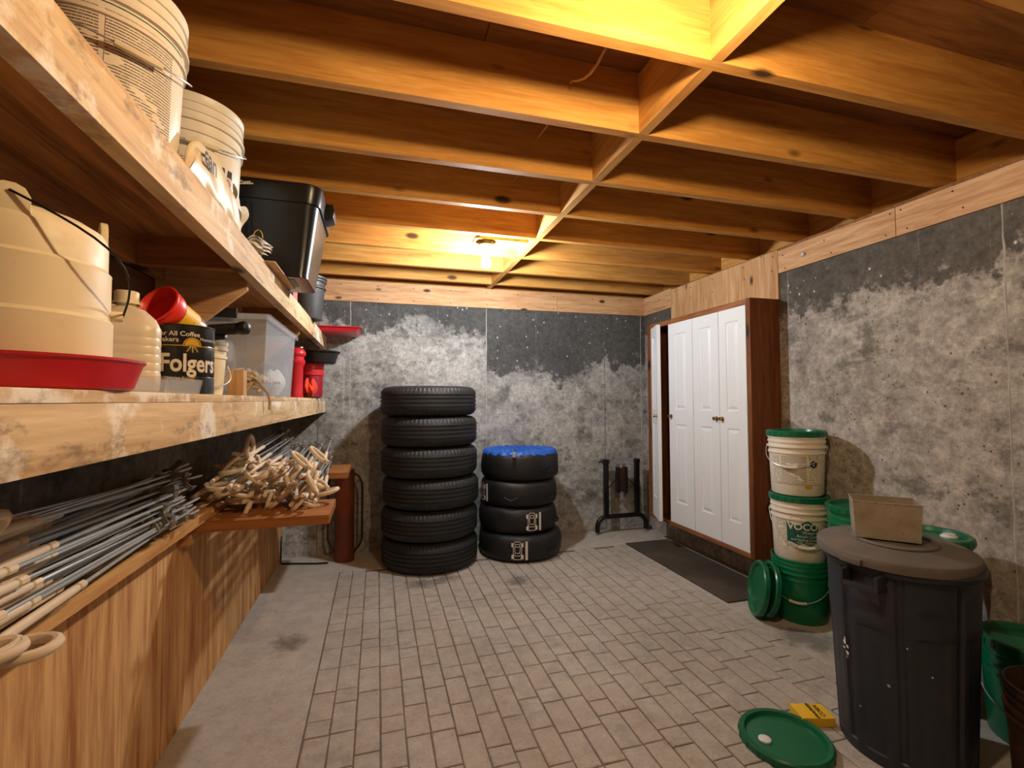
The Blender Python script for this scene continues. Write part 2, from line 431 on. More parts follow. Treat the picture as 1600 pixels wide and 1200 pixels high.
def patch_on(name, parent, mat, w_, z0, z1, th0, rf, eps=.0008, n=16):
    def fn(u, v):
        z = z0+(z1-z0)*v; r = rf(z)+eps; a = th0+(u-.5)*w_/r; return (r*math.cos(a), r*math.sin(a), z)
    return MB().grid(fn, n, 6).build(name, mat, parent, smooth=True, fix=False)

# ------------------------------------------------------------------ the room
XL, XR, YB, YF, ZW = -.745, 2.58, 4.18, -1.5, 2.095      # concrete faces, top of concrete
ZJ = 2.275; JD = .235; JT = .038                          # underside of joists
PAV = (-.26, 2.05, 1.20, 3.72); CW, BL = .0925, .187
fl = MB().box(XL-.2, XR+.2, YF-.2, YB+.2, -.12, -.0045).build('floor', 'mortar'); struct(fl, 'concrete floor with brick pavers let into the middle')
for (x0, x1, y0, y1) in ((XL-.2, PAV[0]-.004, YF-.2, YB+.2), (PAV[1], XR+.2, YF-.2, YB+.2), (PAV[0]-.004, PAV[1], PAV[3], YB+.2), (PAV[0]-.004, PAV[1], YF-.2, PAV[2]-.01)):
    boxo('concrete_strip', x0, x1, y0, y1, -.1, 0, 'floor', fl)
def brick_mesh(hl):
    m = MB(); g = .0028; hx, hy = CW/2-g, hl/2-g; j = lambda: random.uniform(-.0012, .0012); c = .0028
    v = [(-hx+j(), -hy+j(), -.02), (hx+j(), -hy+j(), -.02), (hx+j(), hy+j(), -.02), (-hx+j(), hy+j(), -.02)]
    v += [(x, y, -.0022) for x, y, z in v] + [(x*(1-c/hx), y*(1-c/hy), random.uniform(-.0004, .0006)) for x, y, z in v]
    f = [(0,1,5,4), (1,2,6,5), (2,3,7,6), (3,0,4,7), (4,5,9,8), (5,6,10,9), (6,7,11,10), (7,4,8,11), (8,9,10,11)]
    return m.add(v, f).mesh('brick', 'brick')
BM = {k: [brick_mesh(BL*k) for _ in range(4)] for k in (1.0, .5)}
spots = []
ncol = int(round((PAV[1]-PAV[0])/CW))
for i in range(ncol):
    x = PAV[0]+CW*(i+.5); y = PAV[2]+random.uniform(-.004, .004); off = [0, .5, .25, .75][i % 4]*BL
    y -= off; k = 0
    while y < PAV[3]-.02:
        L = BL*(.5 if (k+i*3) % 5 == 4 else 1.0)
        y1 = min(y+L, PAV[3])
        kk = 1.0 if (y1-y) > BL*.8 else .5
        if y >= PAV[2]-.01 and y+BL*kk <= PAV[3]+.03: spots.append((x, y+BL*kk/2, kk))
        y += BL*kk; k += 1
def in_view(x, y):
    d = Vector((x, y, -CAM_H)); D = d.dot(fw); return D > .2 and abs(d.dot(rt)/D) < 1.12 and abs(d.dot(up)/D) < .84
spots.sort(key=lambda q: (not in_view(q[0], q[1]), q[0]**2+q[1]**2))
rest = MB()
for n, (x, y, kk) in enumerate(spots):
    me = random.choice(BM[kk]); dz = random.uniform(-.0012, .0006); rz = random.uniform(-.012, .012)+random.choice((0, PI))
    if n < 300:
        link('brick', me, fl, Matrix.Translation((x, y, dz)) @ Matrix.Rotation(rz, 4, 'Z'))
    else:
        rest.add([v.co for v in me.vertices], [tuple(p.vertices) for p in me.polygons], Matrix.Translation((x, y, dz)) @ Matrix.Rotation(rz, 4, 'Z'))
if rest.v:
    o = rest.build('brick_paving', 'brick', fl); o['kind'] = 'stuff'

wb = MB().box(XL-.2, XR+.2, YB, YB+.2, -.1, ZW).build('wall_back', 'conc_back'); struct(wb, 'grey concrete wall with dark damp upper part')
wr = MB().box(XR, XR+.2, YF-.2, YB, -.1, ZW).build('wall_right', 'conc_right'); struct(wr, 'mottled grey brown concrete wall')
wl = MB().box(XL-.2, XL, YF-.2, YB, -.1, ZW).build('wall_left', 'conc_left'); struct(wl, 'dark concrete wall behind the shelves')
wf = MB().box(XL-.2, XR+.2, YF-.2, YF, -.1, ZW).build('wall_front', 'conc_right'); struct(wf)
for x, mt in ((-.222, 'ridge'), (.949, 'ridge'), (2.131, 'ridge_dark'), (-.47, 'ridge_dark'), (2.53, 'ridge')):      # fins left by the formwork joints
    m = MB(); zz = [0+ZW*i/30 for i in range(31)]
    L = [(x-.004-random.uniform(0, .004), YB+.002, z) for z in zz]; R = [(x+.004+random.uniform(0, .004), YB+.002, z) for z in zz]; C = [(x+random.uniform(-.001, .001), YB-random.uniform(.001, .003), z) for z in zz]
    n = 31; m.add(L+C+R, [(i, i+1, n+i+1, n+i) for i in range(30)]+[(n+i, n+i+1, 2*n+i+1, 2*n+i) for i in range(30)]); m.build('formwork_fin', mt, wb)
for y, mt in ((1.35, 'ridge'), (.2, 'ridge')):
    m = MB(); zz = [0+ZW*i/30 for i in range(31)]
    L = [(XR+.002, y-.004-random.uniform(0, .006), z) for z in zz]; R = [(XR+.002, y+.004+random.uniform(0, .006), z) for z in zz]; C = [(XR-random.uniform(.001, .004), y, z) for z in zz]
    n = 31; m.add(L+C+R, [(i, i+1, n+i+1, n+i) for i in range(30)]+[(n+i, n+i+1, 2*n+i+1, 2*n+i) for i in range(30)]); m.build('formwork_fin', mt, wr)
# plywood panels on the lower left wall
for y0, y1 in ((YF, -.46), (-.457, .76), (.763, 1.979), (1.982, 2.749), (2.752, 4.17)):
    boxo('plywood_panel', XL+.001, -.73, y0, y1, .002, .80, 'ply_wall', wl)
for z0, z1 in ((1.283, 1.405), (1.408, 1.535), (1.538, 1.672), (1.79, 1.93), (1.933, 2.08)):
    for y0, y1 in ((YF, 1.07), (1.073, 2.6), (2.603, 4.17)): boxo('wall_plank', XL+.001, -.7305, y0, y1, z0, z1, 'plank', wl)
# framing above the concrete
for wl_, a in ((wb, (XL-.2, XR+.2, YB+.03, YB+.2, ZW, ZJ)), (wr, (XR+.02, XR+.2, YF, YB, ZW, ZJ)), (wl, (XL-.2, XL-.02, YF, YB, ZW, ZJ))):
    boxo('sill_plate', *a, 'subfloor', wl_)
ce = MB().box(XL-.3, XR+.3, YF-.3, YB+.3, ZJ+JD+.019, ZJ+JD+.06).build('ceiling', 'subfloor'); struct(ce, 'open joist ceiling under the plywood subfloor')
y = YF-.3; k = 0
while y < YB+.3:                                           # subfloor boards, laid across the joists
    for x0, x1 in (((XL-.3, .35), (.353, XR+.3)) if k % 2 else ((XL-.3, 1.55), (1.553, XR+.3))):
        boxo('subfloor_board', x0, x1, y, min(y+.607, YB+.3), ZJ+JD, ZJ+JD+.019, 'subfloor', ce)
    y += .61; k += 1
JY = [1.57+.405*k for k in range(-7, 7)]
for yy in JY: boxo('joist', XL-.05, XR+.12, yy, yy+JT, ZJ, ZJ+JD, 'joist', ce)
boxo('joist', XL-.05, XR+.12, YB+.06, YB+.098, ZJ, ZJ+JD, 'joist', ce)
for a, b in zip(JY, JY[1:]+[YB+.06]): boxo('blocking', .955, .993, a+JT, b, ZJ, ZJ+JD-.004, 'block', ce)
for a, b in zip(JY, JY[1:]): boxo('blocking', XR+.10, XR+.138, a+JT, b, ZJ, ZJ+JD-.004, 'block', ce)
for a, b in zip(JY, JY[1:]): boxo('blocking', XL-.06, XL-.022, a+JT, b, ZJ, ZJ+JD-.004, 'block', ce)
boxo('lamp_board', .60, .955, 2.94, 3.08, ZJ+.022, ZJ+.041, 'block', ce)
boxo('lamp_board', .60, .955, .72, .86, ZJ+.022, ZJ+.041, 'block', ce)
# plywood trim band
t1 = thing('trim_1', 'plywood band along the top of the back wall', 'trim', (0, YB, ZW)); del t1['category']; struct(t1)
def at(parent, nm, x0, x1, y0, y1, z0, z1, mat, bevel=0):
    o = boxo(nm, x0, x1, y0, y1, z0, z1, mat, None, bevel); o.parent = parent; o.location -= parent.location; return o
at(t1, 'board', XL, 1.634, YB-.014, YB+.03, ZW, ZJ-.004, 'ply_x'); at(t1, 'board', 1.637, XR-.016, YB-.014, YB+.03, ZW, ZJ-.004, 'ply_x')
t2 = thing('trim_2', 'plywood band along the top of the right wall', 'trim', (XR, 2, ZW)); del t2['category']; struct(t2)
for y0, y1 in ((YF, .55), (.553, 1.772), (1.776, 2.518)): at(t2, 'board', XR-.014, XR+.02, y0, y1, ZW, ZJ-.03, 'ply_y')
at(t2, 'board', XR-.014, XR+.02, 3.717, YB, ZW, ZJ-.006, 'ply_y')
at(t2, 'board', XR-.014, XR-.001, 2.522, 3.714, 1.926, ZJ-.02, 'ply_z')
nm = MB().lathe([(0, 0), (.0045, 0), (.0045, .002), (0, .0025)], 6).mesh('nail_head', 'blacksteel')
for y in [.62, .9, 1.2, 1.5, 1.72, 1.82, 2.15, 2.47, 2.56, 2.85, 3.15, 3.45, 3.67, 3.8, 4.1]:
    for z in (ZW+.03, ZJ-.06):
        link('nail', nm, t2, Matrix.Translation((XR-.014-t2.location.x, y-2+random.uniform(-.03, .03), z-ZW+random.uniform(-.012, .012))) @ Matrix.Rotation(-PI/2, 4, 'Y'))
for x in [-.3, 0, .3, .62, .95, 1.25, 1.6, 1.68, 2.0, 2.3]:
    for z in (ZW+.03, ZJ-.04):
        link('nail', nm, t1, Matrix.Translation((x, -.014, z-ZW)) @ Matrix.Rotation(PI/2, 4, 'X'))
o = MB().lathe([(0, 0), (.016, 0), (.016, .006), (.012, .012), (0, .012)], 6).build('bolt', 'steel', t2); o.matrix_local = Matrix.Translation((-.014, 2.32-2, .07)) @ Matrix.Rotation(-PI/2, 4, 'Y')

# ------------------------------------------------------------------ lamps
def lamp(loc, emitmat, label):
    t = thing('bare_bulb_lamp', label, 'lamp', loc)                 # origin at the mounting plane
    MB().lathe([(0, 0), (.05, 0), (.05, -.018), (.046, -.024), (0, -.024)], 24).build('junction_box', 'blackplastic', t, smooth=True)
    MB().lathe([(.0, -.024), (.055, -.024), (.057, -.034), (.05, -.044), (.036, -.05), (.032, -.07), (.026, -.078), (.0, -.078)], 28).build('lampholder', 'porcelain', t, smooth=True)
    MB().lathe([(0, -.078), (.014, -.078), (.016, -.09), (.026, -.112), (.032, -.135), (.031, -.15), (.022, -.166), (.01, -.173), (0, -.175)], 24).build('bulb', emitmat, t, smooth=True)
    return t
lamp((.68, 3.0, ZJ+.022), emit('cool_bulb_glow', BULB_FAR['color'], BULB_FAR['strength']), 'lit bare bulb in a white porcelain holder under the joists')
lamp((.68, .79, ZJ+.022), emit('warm_bulb_glow', BULB_NEAR['color'], BULB_NEAR['strength']), 'warm lit bare bulb in a white holder above the aisle')
pts = []
for k in range(80):
    y = -1.0+k*.05
    if y > 2.9: break
    ph = ((y-1.57) % .405)/.405
    pts.append((.685+.012*math.sin(y*3), y, 2.43-.10*(math.sin(PI*ph))*(.9 if y < 1.57 else .25)))
tag(MB().tube(pts, .0045, 8).build('electrical_cable', 'cable', smooth=True), 'thin tan cable strung through the joists to the lamp', 'cable')
tag(MB().tube([(.73, 3.0, ZJ+.002), (.75, 2.995, ZJ-.004), (.775, 3.0, ZJ+.006), (.782, 3.03, ZJ+.03), (.78, 3.10, ZJ+.06), (.775, 3.19, ZJ+.07)], .0045, 8).build('lamp_cord', 'whitecable', smooth=True), 'short white cord curling from the lampholder to a joist', 'cable')

# ------------------------------------------------------------------ wall cabinet
def under(o, parent):
    o.parent = parent; o.location = Vector(o.location) - parent.location; return o
XC, CY0, CY1, CZ0, CZ1 = 2.34, 2.53, 3.75, .222, 1.925
cab = thing('wall_cabinet', 'tall stained wood cabinet with four white panel doors on the concrete wall', 'cabinet', (2.46, 3.14, CZ0))
for nm, a in (('side_panel', (XC+.02, XR-.001, CY0, CY0+.019, CZ0, CZ1)), ('side_panel', (XC+.02, XR-.001, CY1-.019, CY1, CZ0, CZ1)),
              ('top_panel', (XC+.02, XR-.016, CY0+.019, CY1-.019, CZ1-.019, CZ1)), ('bottom_panel', (XC+.02, XR-.001, CY0+.019, CY1-.019, CZ0, CZ0+.019)),
              ('back_panel', (XR-.024, XR-.016, CY0+.019, CY1-.019, CZ0+.019, CZ1-.019))):
    at(cab, nm, *a, 'cabwood_z')
for nm, a, mt in (('frame_stile', (XC, XC+.02, CY0, CY0+.034, CZ0, CZ1), 'cabwood_z'), ('frame_stile', (XC, XC+.02, CY1-.05, CY1, CZ0, CZ1), 'cabwood_z'),
              ('frame_rail', (XC, XC+.02, CY0+.034, CY1-.05, CZ0, CZ0+.032), 'cabwood_y'), ('frame_rail', (XC, XC+.02, CY0+.034, CY1-.05, CZ1-.04, CZ1), 'cabwood_y')):
    at(cab, nm, *a, mt, .002)
def make_door(wd, h, knob_u, mat_w):
    zs = [0, .17, .80, .92, h-.09, h]; us = [0, wd*.27, wd*.73, wd]
    m = MB(); T = .03
    for i in range(3):
        for j in range(5):
            if i == 1 and j in (1, 3): continue
            m.add([(0, us[i], zs[j]), (0, us[i+1], zs[j]), (0, us[i+1], zs[j+1]), (0, us[i], zs[j+1])], [(0, 1, 2, 3)])
    m.add([(0,0,0), (0,wd,0), (0,wd,h), (0,0,h), (T,0,0), (T,wd,0), (T,wd,h), (T,0,h)], [(4,7,6,5), (0,4,5,1), (1,5,6,2), (2,6,7,3), (3,7,4,0)])
    d = m.build('door', 'door', cab, fix=False)
    for j in (1, 3):
        r = (us[1], us[2], zs[j], zs[j+1]); v = []; f = []
        for ins, dep in ((0, 0), (.004, .006), (.011, .008), (.016, .007), (.032, .0005), (.034, .0)):
            v += [(dep, r[0]+ins, r[2]+ins), (dep, r[1]-ins, r[2]+ins), (dep, r[1]-ins, r[3]-ins), (dep, r[0]+ins, r[3]-ins)]
        for q in range(5):
            for e in range(4): f.append((q*4+e, q*4+(e+1) % 4, q*4+4+(e+1) % 4, q*4+4+e))
        f.append((20, 21, 22, 23))
        MB().add(v, f).build('raised_panel', 'door', d, fix=False)
    k = MB().lathe([(0, 0), (.015, 0), (.016, .002), (.009, .004), (.006, .009), (.007, .014), (.013, .018), (.014, .025), (.011, .030), (0, .031)], 20).build('knob', 'brass', d, smooth=True)
    k.matrix_local = Matrix.Translation((0, knob_u, .865)) @ Matrix.Rotation(-PI/2, 4, 'Y')
    d.matrix_local = mat_w; return d
DH = CZ1-.042-(CZ0+.034)
def dm(x, y, a=0.0): return Matrix.Translation(Vector((x, y, CZ0+.034))-cab.location) @ Matrix.Rotation(a, 4, 'Z')
make_door(.258, DH, .232, dm(XC-.003, 2.567)); make_door(.286, DH, .03, dm(XC-.003, 2.829)); make_door(.31, DH, .28, dm(XC-.003, 3.119))
d1 = make_door(.262, DH, .03, Matrix()); d1.matrix_local = dm(XC-.003, 3.692) @ Matrix.Rotation(math.radians(-22), 4, 'Z') @ Matrix.Translation((0, -.262, 0))

# ------------------------------------------------------------------ floor mat, tyres
mt_ = boxo('floor_mat', 2.085, 2.50, 2.48, 3.73, 0.0, .011, 'mat', None, .003); tag(mt_, 'thin dark brown rubber mat on the floor below the cabinet', 'mat')
def tyre_meshes():
    Rr, W = .372, .2265
    h = W/2
    prof = [(.215, -h+.03), (.225, -h+.012), (.25, -h+.004), (.29, -h), (.33, -h+.006), (.352, -h+.018), (.364, -h+.034)]
    tread = [(.3695, -h+.045)]
    for zc in (-.045, -.015, .015, .045):
        tread += [(.372, zc-.0055), (.365, zc-.004), (.365, zc+.004), (.372, zc+.0055)]
    prof += tread + [(.3695, h-.045)] + [(r, -z) for r, z in reversed(prof[:7])]
    prof = prof + [(.21, 0), prof[0]]
    def sipe(r, z, a):                                     # shoulder blocks cut by short cross slots
        if abs(z) > .055 and r > .345 and int(round(a/(2*PI)*216)) % 3 == 0: return r-.005, z
        return r, z
    tyre = MB().lathe(prof, 216, fn=sipe).mesh('rubber', 'rubber', smooth=True, angle=24)
    rim = MB().lathe([(.214, -h+.035), (.222, -h+.03), (.222, h-.03), (.214, h-.02), (.205, h-.03), (.19, h-.06), (.1, h-.045), (.05, h-.03), (0, h-.03)], 40).mesh('wheel_rim', 'alloy', smooth=True)
    spk = MB()
    for k in range(5):
        a = 2*PI*k/5; spk.frustum((.03, .205, -.022, .022), (.03, .205, -.012, .012), h-.06, h-.018, Matrix.Rotation(a, 4, 'Z'))
    spokes = spk.mesh('spokes', 'alloy')
    return tyre, rim, spokes
TY = tyre_meshes()
TW = .2265
offs = [(.405, 3.80), (.402, 3.79), (.412, 3.788), (.40, 3.785), (.398, 3.79), (.394, 3.79)]
names = ['bottom', 'second from the floor', 'third from the floor', 'fourth from the floor', 'fifth from the floor', 'top']
for k, (x, y) in enumerate(offs):
    z = TW*(k+.5)+.0015*k
    lb = {0: 'worn black tyre lying flat on the floor at the bottom of the tall stack', 5: 'worn black tyre on a silver wheel topmost of the tall stack'}.get(k, 'worn black tyre, %s in the tall bare stack' % names[k])
    t = thing('tyre', lb, 'tyre', (x, y, z), k*.7, 'bare tyres in the tall stack')
    link('rubber', TY[0], t); rm = link('wheel_rim', TY[1], t); link('spokes', TY[2], rm)
# covered tyres
def fab(r, z, a, seed, amp):
    return (r + amp*(math.sin(5*a+seed+z*22)+.6*math.sin(9*a-seed*2+z*31)+.5*math.sin(17*a+z*50+seed*3)), z + amp*.5*math.sin(7*a+seed*1.7))
LOGO_CAR = [[(-.018, -.045), (-.022, -.02), (-.022, .03), (-.012, .047), (.012, .047), (.022, .03), (.022, -.02), (.018, -.045), (-.018, -.045)],
            [(-.014, .02), (-.01, .034), (.01, .034), (.014, .02), (-.014, .02)], [(-.015, .016), (-.012, -.012), (.012, -.012), (.015, .016)], [(-.02, -.018), (-.012, -.026), (.012, -.026), (.02, -.018)]]
def covered(x, y, z, Rr, W, seed, label, logo=None, blue=False, tilt=(0, 0)):
    t = thing('covered_tyre', label, 'tyre', (x, y, z), 0, 'tyres in black covers', rot=(tilt[0], tilt[1], 0))
    prof = [(0, .004), (Rr*.55, .002), (Rr*.86, .0), (Rr*.955, .018), (Rr*.99, .05), (Rr, W*.5), (Rr*.985, W-.05), (Rr*.95, W-.018), (Rr*.87, W)]
    tail = [(Rr*.6, W+.002), (Rr*.4, W-.012), (Rr*.36, W-.05), (0, W-.06)] if blue else [(Rr*.6, W-.003), (Rr*.3, W-.012), (0, W-.016)]
    fn = lambda r, z_, a: fab(r, z_, a, seed, .0032 if .02 < z_ < W-.008 else .0012)
    body = MB().lathe(prof+([] if blue else tail), 72, fn=fn).build('cover', 'nylon', t, smooth=True, angle=60)
    if blue:
        fn2 = lambda r, z_, a: (r + .004*math.sin(23*a+seed)+.004*math.sin(37*a), z_ + (.004*math.sin(23*a)+.003*math.sin(41*a))*(1 if r > .05 else 0))
        MB().lathe([(Rr*.955, W-.022), (Rr*.93, W+.002), (Rr*.86, W+.008), (Rr*.74, W+.006), (Rr*.6, W+.003), (Rr*.5, W-.006), (Rr*.42, W-.022), (Rr*.38, W-.06), (0, W-.064)], 120, fn=fn2).build('blue_lining', 'blue_nylon', t, smooth=True, angle=60)
        st = MB()
        for a0 in (-2.0,):
            P = [((Rr+.004)*math.cos(a0), (Rr+.004)*math.sin(a0), zz) for zz in (.06, W*.5, W-.03)]+[(Rr*q*math.cos(a0), Rr*q*math.sin(a0), W+.012) for q in (.93, .8, .5)]
            for p, q in zip(P, P[1:]):
                d = Vector((-math.sin(a0), math.cos(a0), 0))*.013
                st.add([Vector(p)-d, Vector(p)+d, Vector(q)+d, Vector(q)-d], [(0, 1, 2, 3)])
        st.build('strap', 'blackplastic', t)
    a0 = -1.2 if not logo else logo+.9
    P = [((Rr+.006+.016*math.sin(PI*u))*math.cos(a0+(u-.5)*.32), (Rr+.006+.016*math.sin(PI*u))*math.sin(a0+(u-.5)*.32), W*.42-.018*math.sin(PI*u)) for u in [i/10 for i in range(11)]]
    MB().tube(P, .006, 6).build('carry_handle', 'nylon', t, smooth=True)
    if logo is not None:
        rf = lambda z_: Rr*1.0+.006
        V, Fc = ribbons(LOGO_CAR, .0032); EM = 1.45
        for bx, by in ((-.027, .03), (.027, .03), (-.027, -.032), (.027, -.032)):
            k = len(V); V += [Vector((bx-.005, by-.011, 0)), Vector((bx+.005, by-.011, 0)), Vector((bx+.005, by+.011, 0)), Vector((bx-.005, by+.011, 0))]; Fc.append((k, k+1, k+2, k+3))
        k = len(V); V += [Vector((.042, -.048, 0)), Vector((.055, -.048, 0)), Vector((.055, .048, 0)), Vector((.042, .048, 0))]; Fc.append((k, k+1, k+2, k+3))
        V = [p*EM for p in V]
        print_on('car_emblem', t, 'offwhite', V, Fc, logo, W*.52, rf, .003)
    return t
RC = .325
covered(1.155, 3.83, 0, RC+.02, .205, .3, 'tyre in a black cover with a car emblem, lowest of the covered stack', logo=-1.92)
covered(1.140, 3.845, .207, RC, .205, 1.9, 'tyre in a black cover with a car emblem and a trace of blue lining', logo=-1.52)
covered(1.150, 3.845, .414, RC-.004, .205, 3.1, 'tyre in a plain black cover, third up in the covered stack', logo=-2.95)
covered(1.160, 3.84, .621, RC, .222, 4.4, 'tyre in a black cover with bright blue lining open on top', blue=True)

# ------------------------------------------------------------------ black stand, post driver, modelled shadow line by the back wall
t = thing('steel_stand', 'black tubular steel stand with two uprights leaning at the back wall', 'stand', (2.235, 4.06, 0))
def arcpts(c, r, a0, a1, n): return [(c[0]+r*math.cos(a0+(a1-a0)*i/n), 0, c[1]+r*math.sin(a0+(a1-a0)*i/n)) for i in range(n+1)]
P = [(-.255, 0, .022), (-.255, 0, .06)] + arcpts((-.165, .07), .09, PI, PI/2, 6)[1:] + arcpts((.165, .07), .09, PI/2, 0, 6) + [(.255, 0, .022)]
MB().tube(P, .022, 12).build('base_tube', 'blacksteel', t, smooth=True)
for sx in (-1, 1):
    m = MB().box(-.02, .02, -.02, .02, .165, .655); m.v = [(x+sx*.163, y, z) for x, y, z in m.v]
    u = m.build('upright', 'blacksteel', t, bevel=.004)
    m2 = MB().prism([(sx*.14, .655), (sx*.19, .655), (sx*.2, .68), (sx*.235 if sx > 0 else -.235, .668), (sx*.18, .70), (sx*.14, .695)] if sx < 0 else [(.14, .655), (.185, .655), (.185, .69), (.15, .695)], 'xz', -.025, .025); m2.build('bracket', 'blacksteel', u)
    MB().tube([(sx*.15, 0, .42), (sx*.05, -.01, .52)], .005, 6).build('brace_rod', 'blacksteel', t)
MB().box(-.045, .04, -.03, .02, .39, .61).build('carriage', 'rustbar', t, bevel=.006)
MB().box(-.052, -.034, -.034, .024, .38, .62).box(.03, .048, -.034, .024, .38, .62).build('carriage_side', 'blacksteel', t, bevel=.003)
for x in (-.045, -.025, .015, .035): MB().tube([(x, 0, .60), (x, 0, .65)], .004, 6).build('prong', 'blacksteel', t)
t = thing('post_driver', 'rusty brown steel post driver tube with two side handles', 'tool', (-.245, 4.00, 0))
MB().lathe([(.066, 0), (.074, 0), (.074, .70), (.07, .712), (0, .716)], 32).lathe([(.066, 0), (.066, .69), (0, .69)], 32).build('driver_tube', 'rust', t, smooth=True)
for a in (0.0, PI*.93):
    P = [(.07, 0, .68), (.105, 0, .655), (.13, 0, .60), (.132, 0, .52), (.132, 0, .25), (.13, 0, .16), (.108, 0, .1), (.07, 0, .06)]
    MB().tube(P, .009, 8, mat=Matrix.Rotation(a, 4, 'Z')).build('handle', 'rustbar', t, smooth=True)
tag(MB().tube([(-.715, 4.08, .20), (-.712, 4.05, .16), (-.71, 4.03, .02), (-.70, 4.02, .008), (-.62, 4.0, .008), (-.45, 3.95, .008), (-.36, 3.945, .008)], .006, 8).build('shadow_line', 'blacksteel', smooth=True), 'thin black bent tube standing in for a shadow line at the plywood corner', 'rod')  # black tube modelled in place of a post driver's cast shadow

# ------------------------------------------------------------------ shelves and rack
SX = -.408
def shelf(name, ztop, hfas, label, ply_edge):
    t = thing(name, label, 'shelf', (-.57, 1.3, ztop-.1))
    for k, (x0, x1) in enumerate(((-.73, -.622), (-.62, SX-.0385 if ply_edge == 0 else SX))):
        at(t, 'deck_board', x0, x1, YF+.1, YB-.004, ztop-.019, ztop, 'deck' if k == 0 else ('fascia' if ply_edge else 'deck'), .0015)
    for y0, y1 in ((YF+.1, 3.52), (3.523, YB-.004)):
        at(t, 'front_board', SX-.038, SX, y0, y1, ztop-hfas, ztop-.0195 if ply_edge else ztop, 'fascia', .003)
    at(t, 'back_board', -.729, -.70, YF+.1, YB-.004, ztop-.108, ztop-.0195, 'deck')
    return t
us = shelf('upper_shelf', 1.783, .101, 'upper rough wooden shelf with a weathered pale front board', 0)
ls = shelf('lower_shelf', 1.277, .110, 'lower rough wooden shelf with a stained pale front board and plywood edge', 1)
for yy in (.35, 1.86, 3.02):
    m = MB().prism([(-.728, 1.43), (-.70, 1.43), (-.448, 1.655), (-.448, 1.762), (-.699, 1.762), (-.699, 1.674), (-.728, 1.674)], 'xz', -.0, .02)
    o = m.build('gusset', 'ply_x', None); o.location = (0, yy, 0); under(o, us)
    at(us, 'cross_member', -.699, -.447, yy-.20, yy-.162, 1.675, 1.763, 'arm')
for yy in (.2, 1.25, 2.3, 3.6): at(ls, 'cross_member', -.699, -.447, yy, yy+.038, 1.168, 1.2565, 'arm')
rk = thing('post_rack', 'lumber rack of a low rail and two protruding arms under the lower shelf', 'rack', (-.6, 2.0, .745))
at(rk, 'rail', -.7295, -.645, -.9, 2.62, .788, .828, 'rail', .003)
at(rk, 'arm', -.7295, -.19, 2.11, 2.44, .749, .7875, 'arm', .003)
at(rk, 'arm', -.7295, -.185, 3.30, 3.72, .749, .7875, 'arm', .003)
at(rk, 'cleat', -.7295, -.69, 2.64, 4.1, .705, .7485, 'rail', .003)
at(rk, 'cleat', -.7295, -.69, 2.10, 2.63, .705, .7485, 'rail', .003)

# ------------------------------------------------------------------ pigtail fence posts
def post_proto():
    L = 1.08
    t = thing('fence_post', 'x', 'fence post')
    MB().tube([(0, 0, 0), (0, 0, .02), (0, 0, L-.28)], .0042, 8, radii=[.001, .0042, .0042]).build('rod', 'steel', t, smooth=True)
    P = [(0, 0, L-.30), (0, 0, L-.295), (0, 0, L-.04)]; rr = [.0075, .0092, .0092]
    cx = .045
    for i in range(1, 19):                                # the open curl
        a = PI - 2*PI*1.02*i/18
        P.append((cx+cx*math.cos(a), -.011*i/18, L-.04+.045*math.sin(a))); rr.append(.0092)
    P.append((-.01, -.014, L+.01)); rr.append(.0092); P.append((-.012, -.016, L+.035)); rr.append(.009)
    MB().tube(P, .0092, 9, radii=rr).build('pigtail', 'hook', t, smooth=True)
    m = MB().box(-.004, .042, -.008, .008, .17, .173).box(.039, .042, -.008, .008, .142, .173).box(-.006, .012, -.005, .005, .135, .17)
    m.build('foot_step', 'darksteel', t)
    MB().prism([(-.013, .13), (0, .095), (.013, .13), (.013, .165), (-.013, .165)], 'xz', -.002, .002).build('spade', 'darksteel', t)
    MB().lathe([(.0042, L-.33), (.009, L-.325), (.009, L-.305), (.0042, L-.30)], 8).build('collar', 'hook', t)
    return t
fp = post_proto(); LP = 1.08
def put_post(a, b, roll, label, group, first=[True]):
    """a = foot tip, b = top end"""
    a, b = Vector(a), Vector(b); d = (b-a).normalized(); a = b-d*LP
    q = d.to_track_quat('Z', 'Y').to_matrix().to_4x4() @ Matrix.Rotation(roll, 4, 'Z')
    if first[0]:
        o = fp; first[0] = False; o.location = a; o.rotation_euler = q.to_euler(); o['label'] = label
    else: o = clone(fp, a, q, label)
    o['group'] = group
rnd = random.Random(21)
LN = 'steel pigtail fence post with a cream curl in the pile along the low rail'
LFAR = 'steel pigtail fence post with a cream curl in the bundle across the two arms'
# near pile: curls near the camera, feet towards the back
for k in range(30):
    u = k/29
    layer = k % 3
    x1 = -.705+.10*rnd.random(); z1 = .86+.07*layer+.06*rnd.random()
    x0 = -.70+.10*rnd.random(); z0 = .855+.06*layer+.06*rnd.random()
    y1 = rnd.uniform(.68, .94)
    put_post((x0, y1+LP, z0), (x1, y1, z1), rnd.uniform(0, 6.28), LN, 'pigtail posts on the rail')
for (b, a, r) in (((-.600, .93, .862), (-.640, 2.00, .872), .0), ((-.632, .89, .872), (-.655, 1.96, .885), .12), ((-.615, .80, .93), (-.63, 1.87, .89), 3.3), ((-.605, .74, .955), (-.61, 1.81, .91), 2.8), ((-.64, .78, .97), (-.645, 1.85, .93), 3.0), ((-.625, .86, .91), (-.665, 1.92, .88), 3.5), ((-.60, .70, .985), (-.60, 1.77, .95), 3.1), ((-.655, .72, 1.0), (-.63, 1.79, .965), 2.9)):
    put_post(a, b, r, LN, 'pigtail posts on the rail')
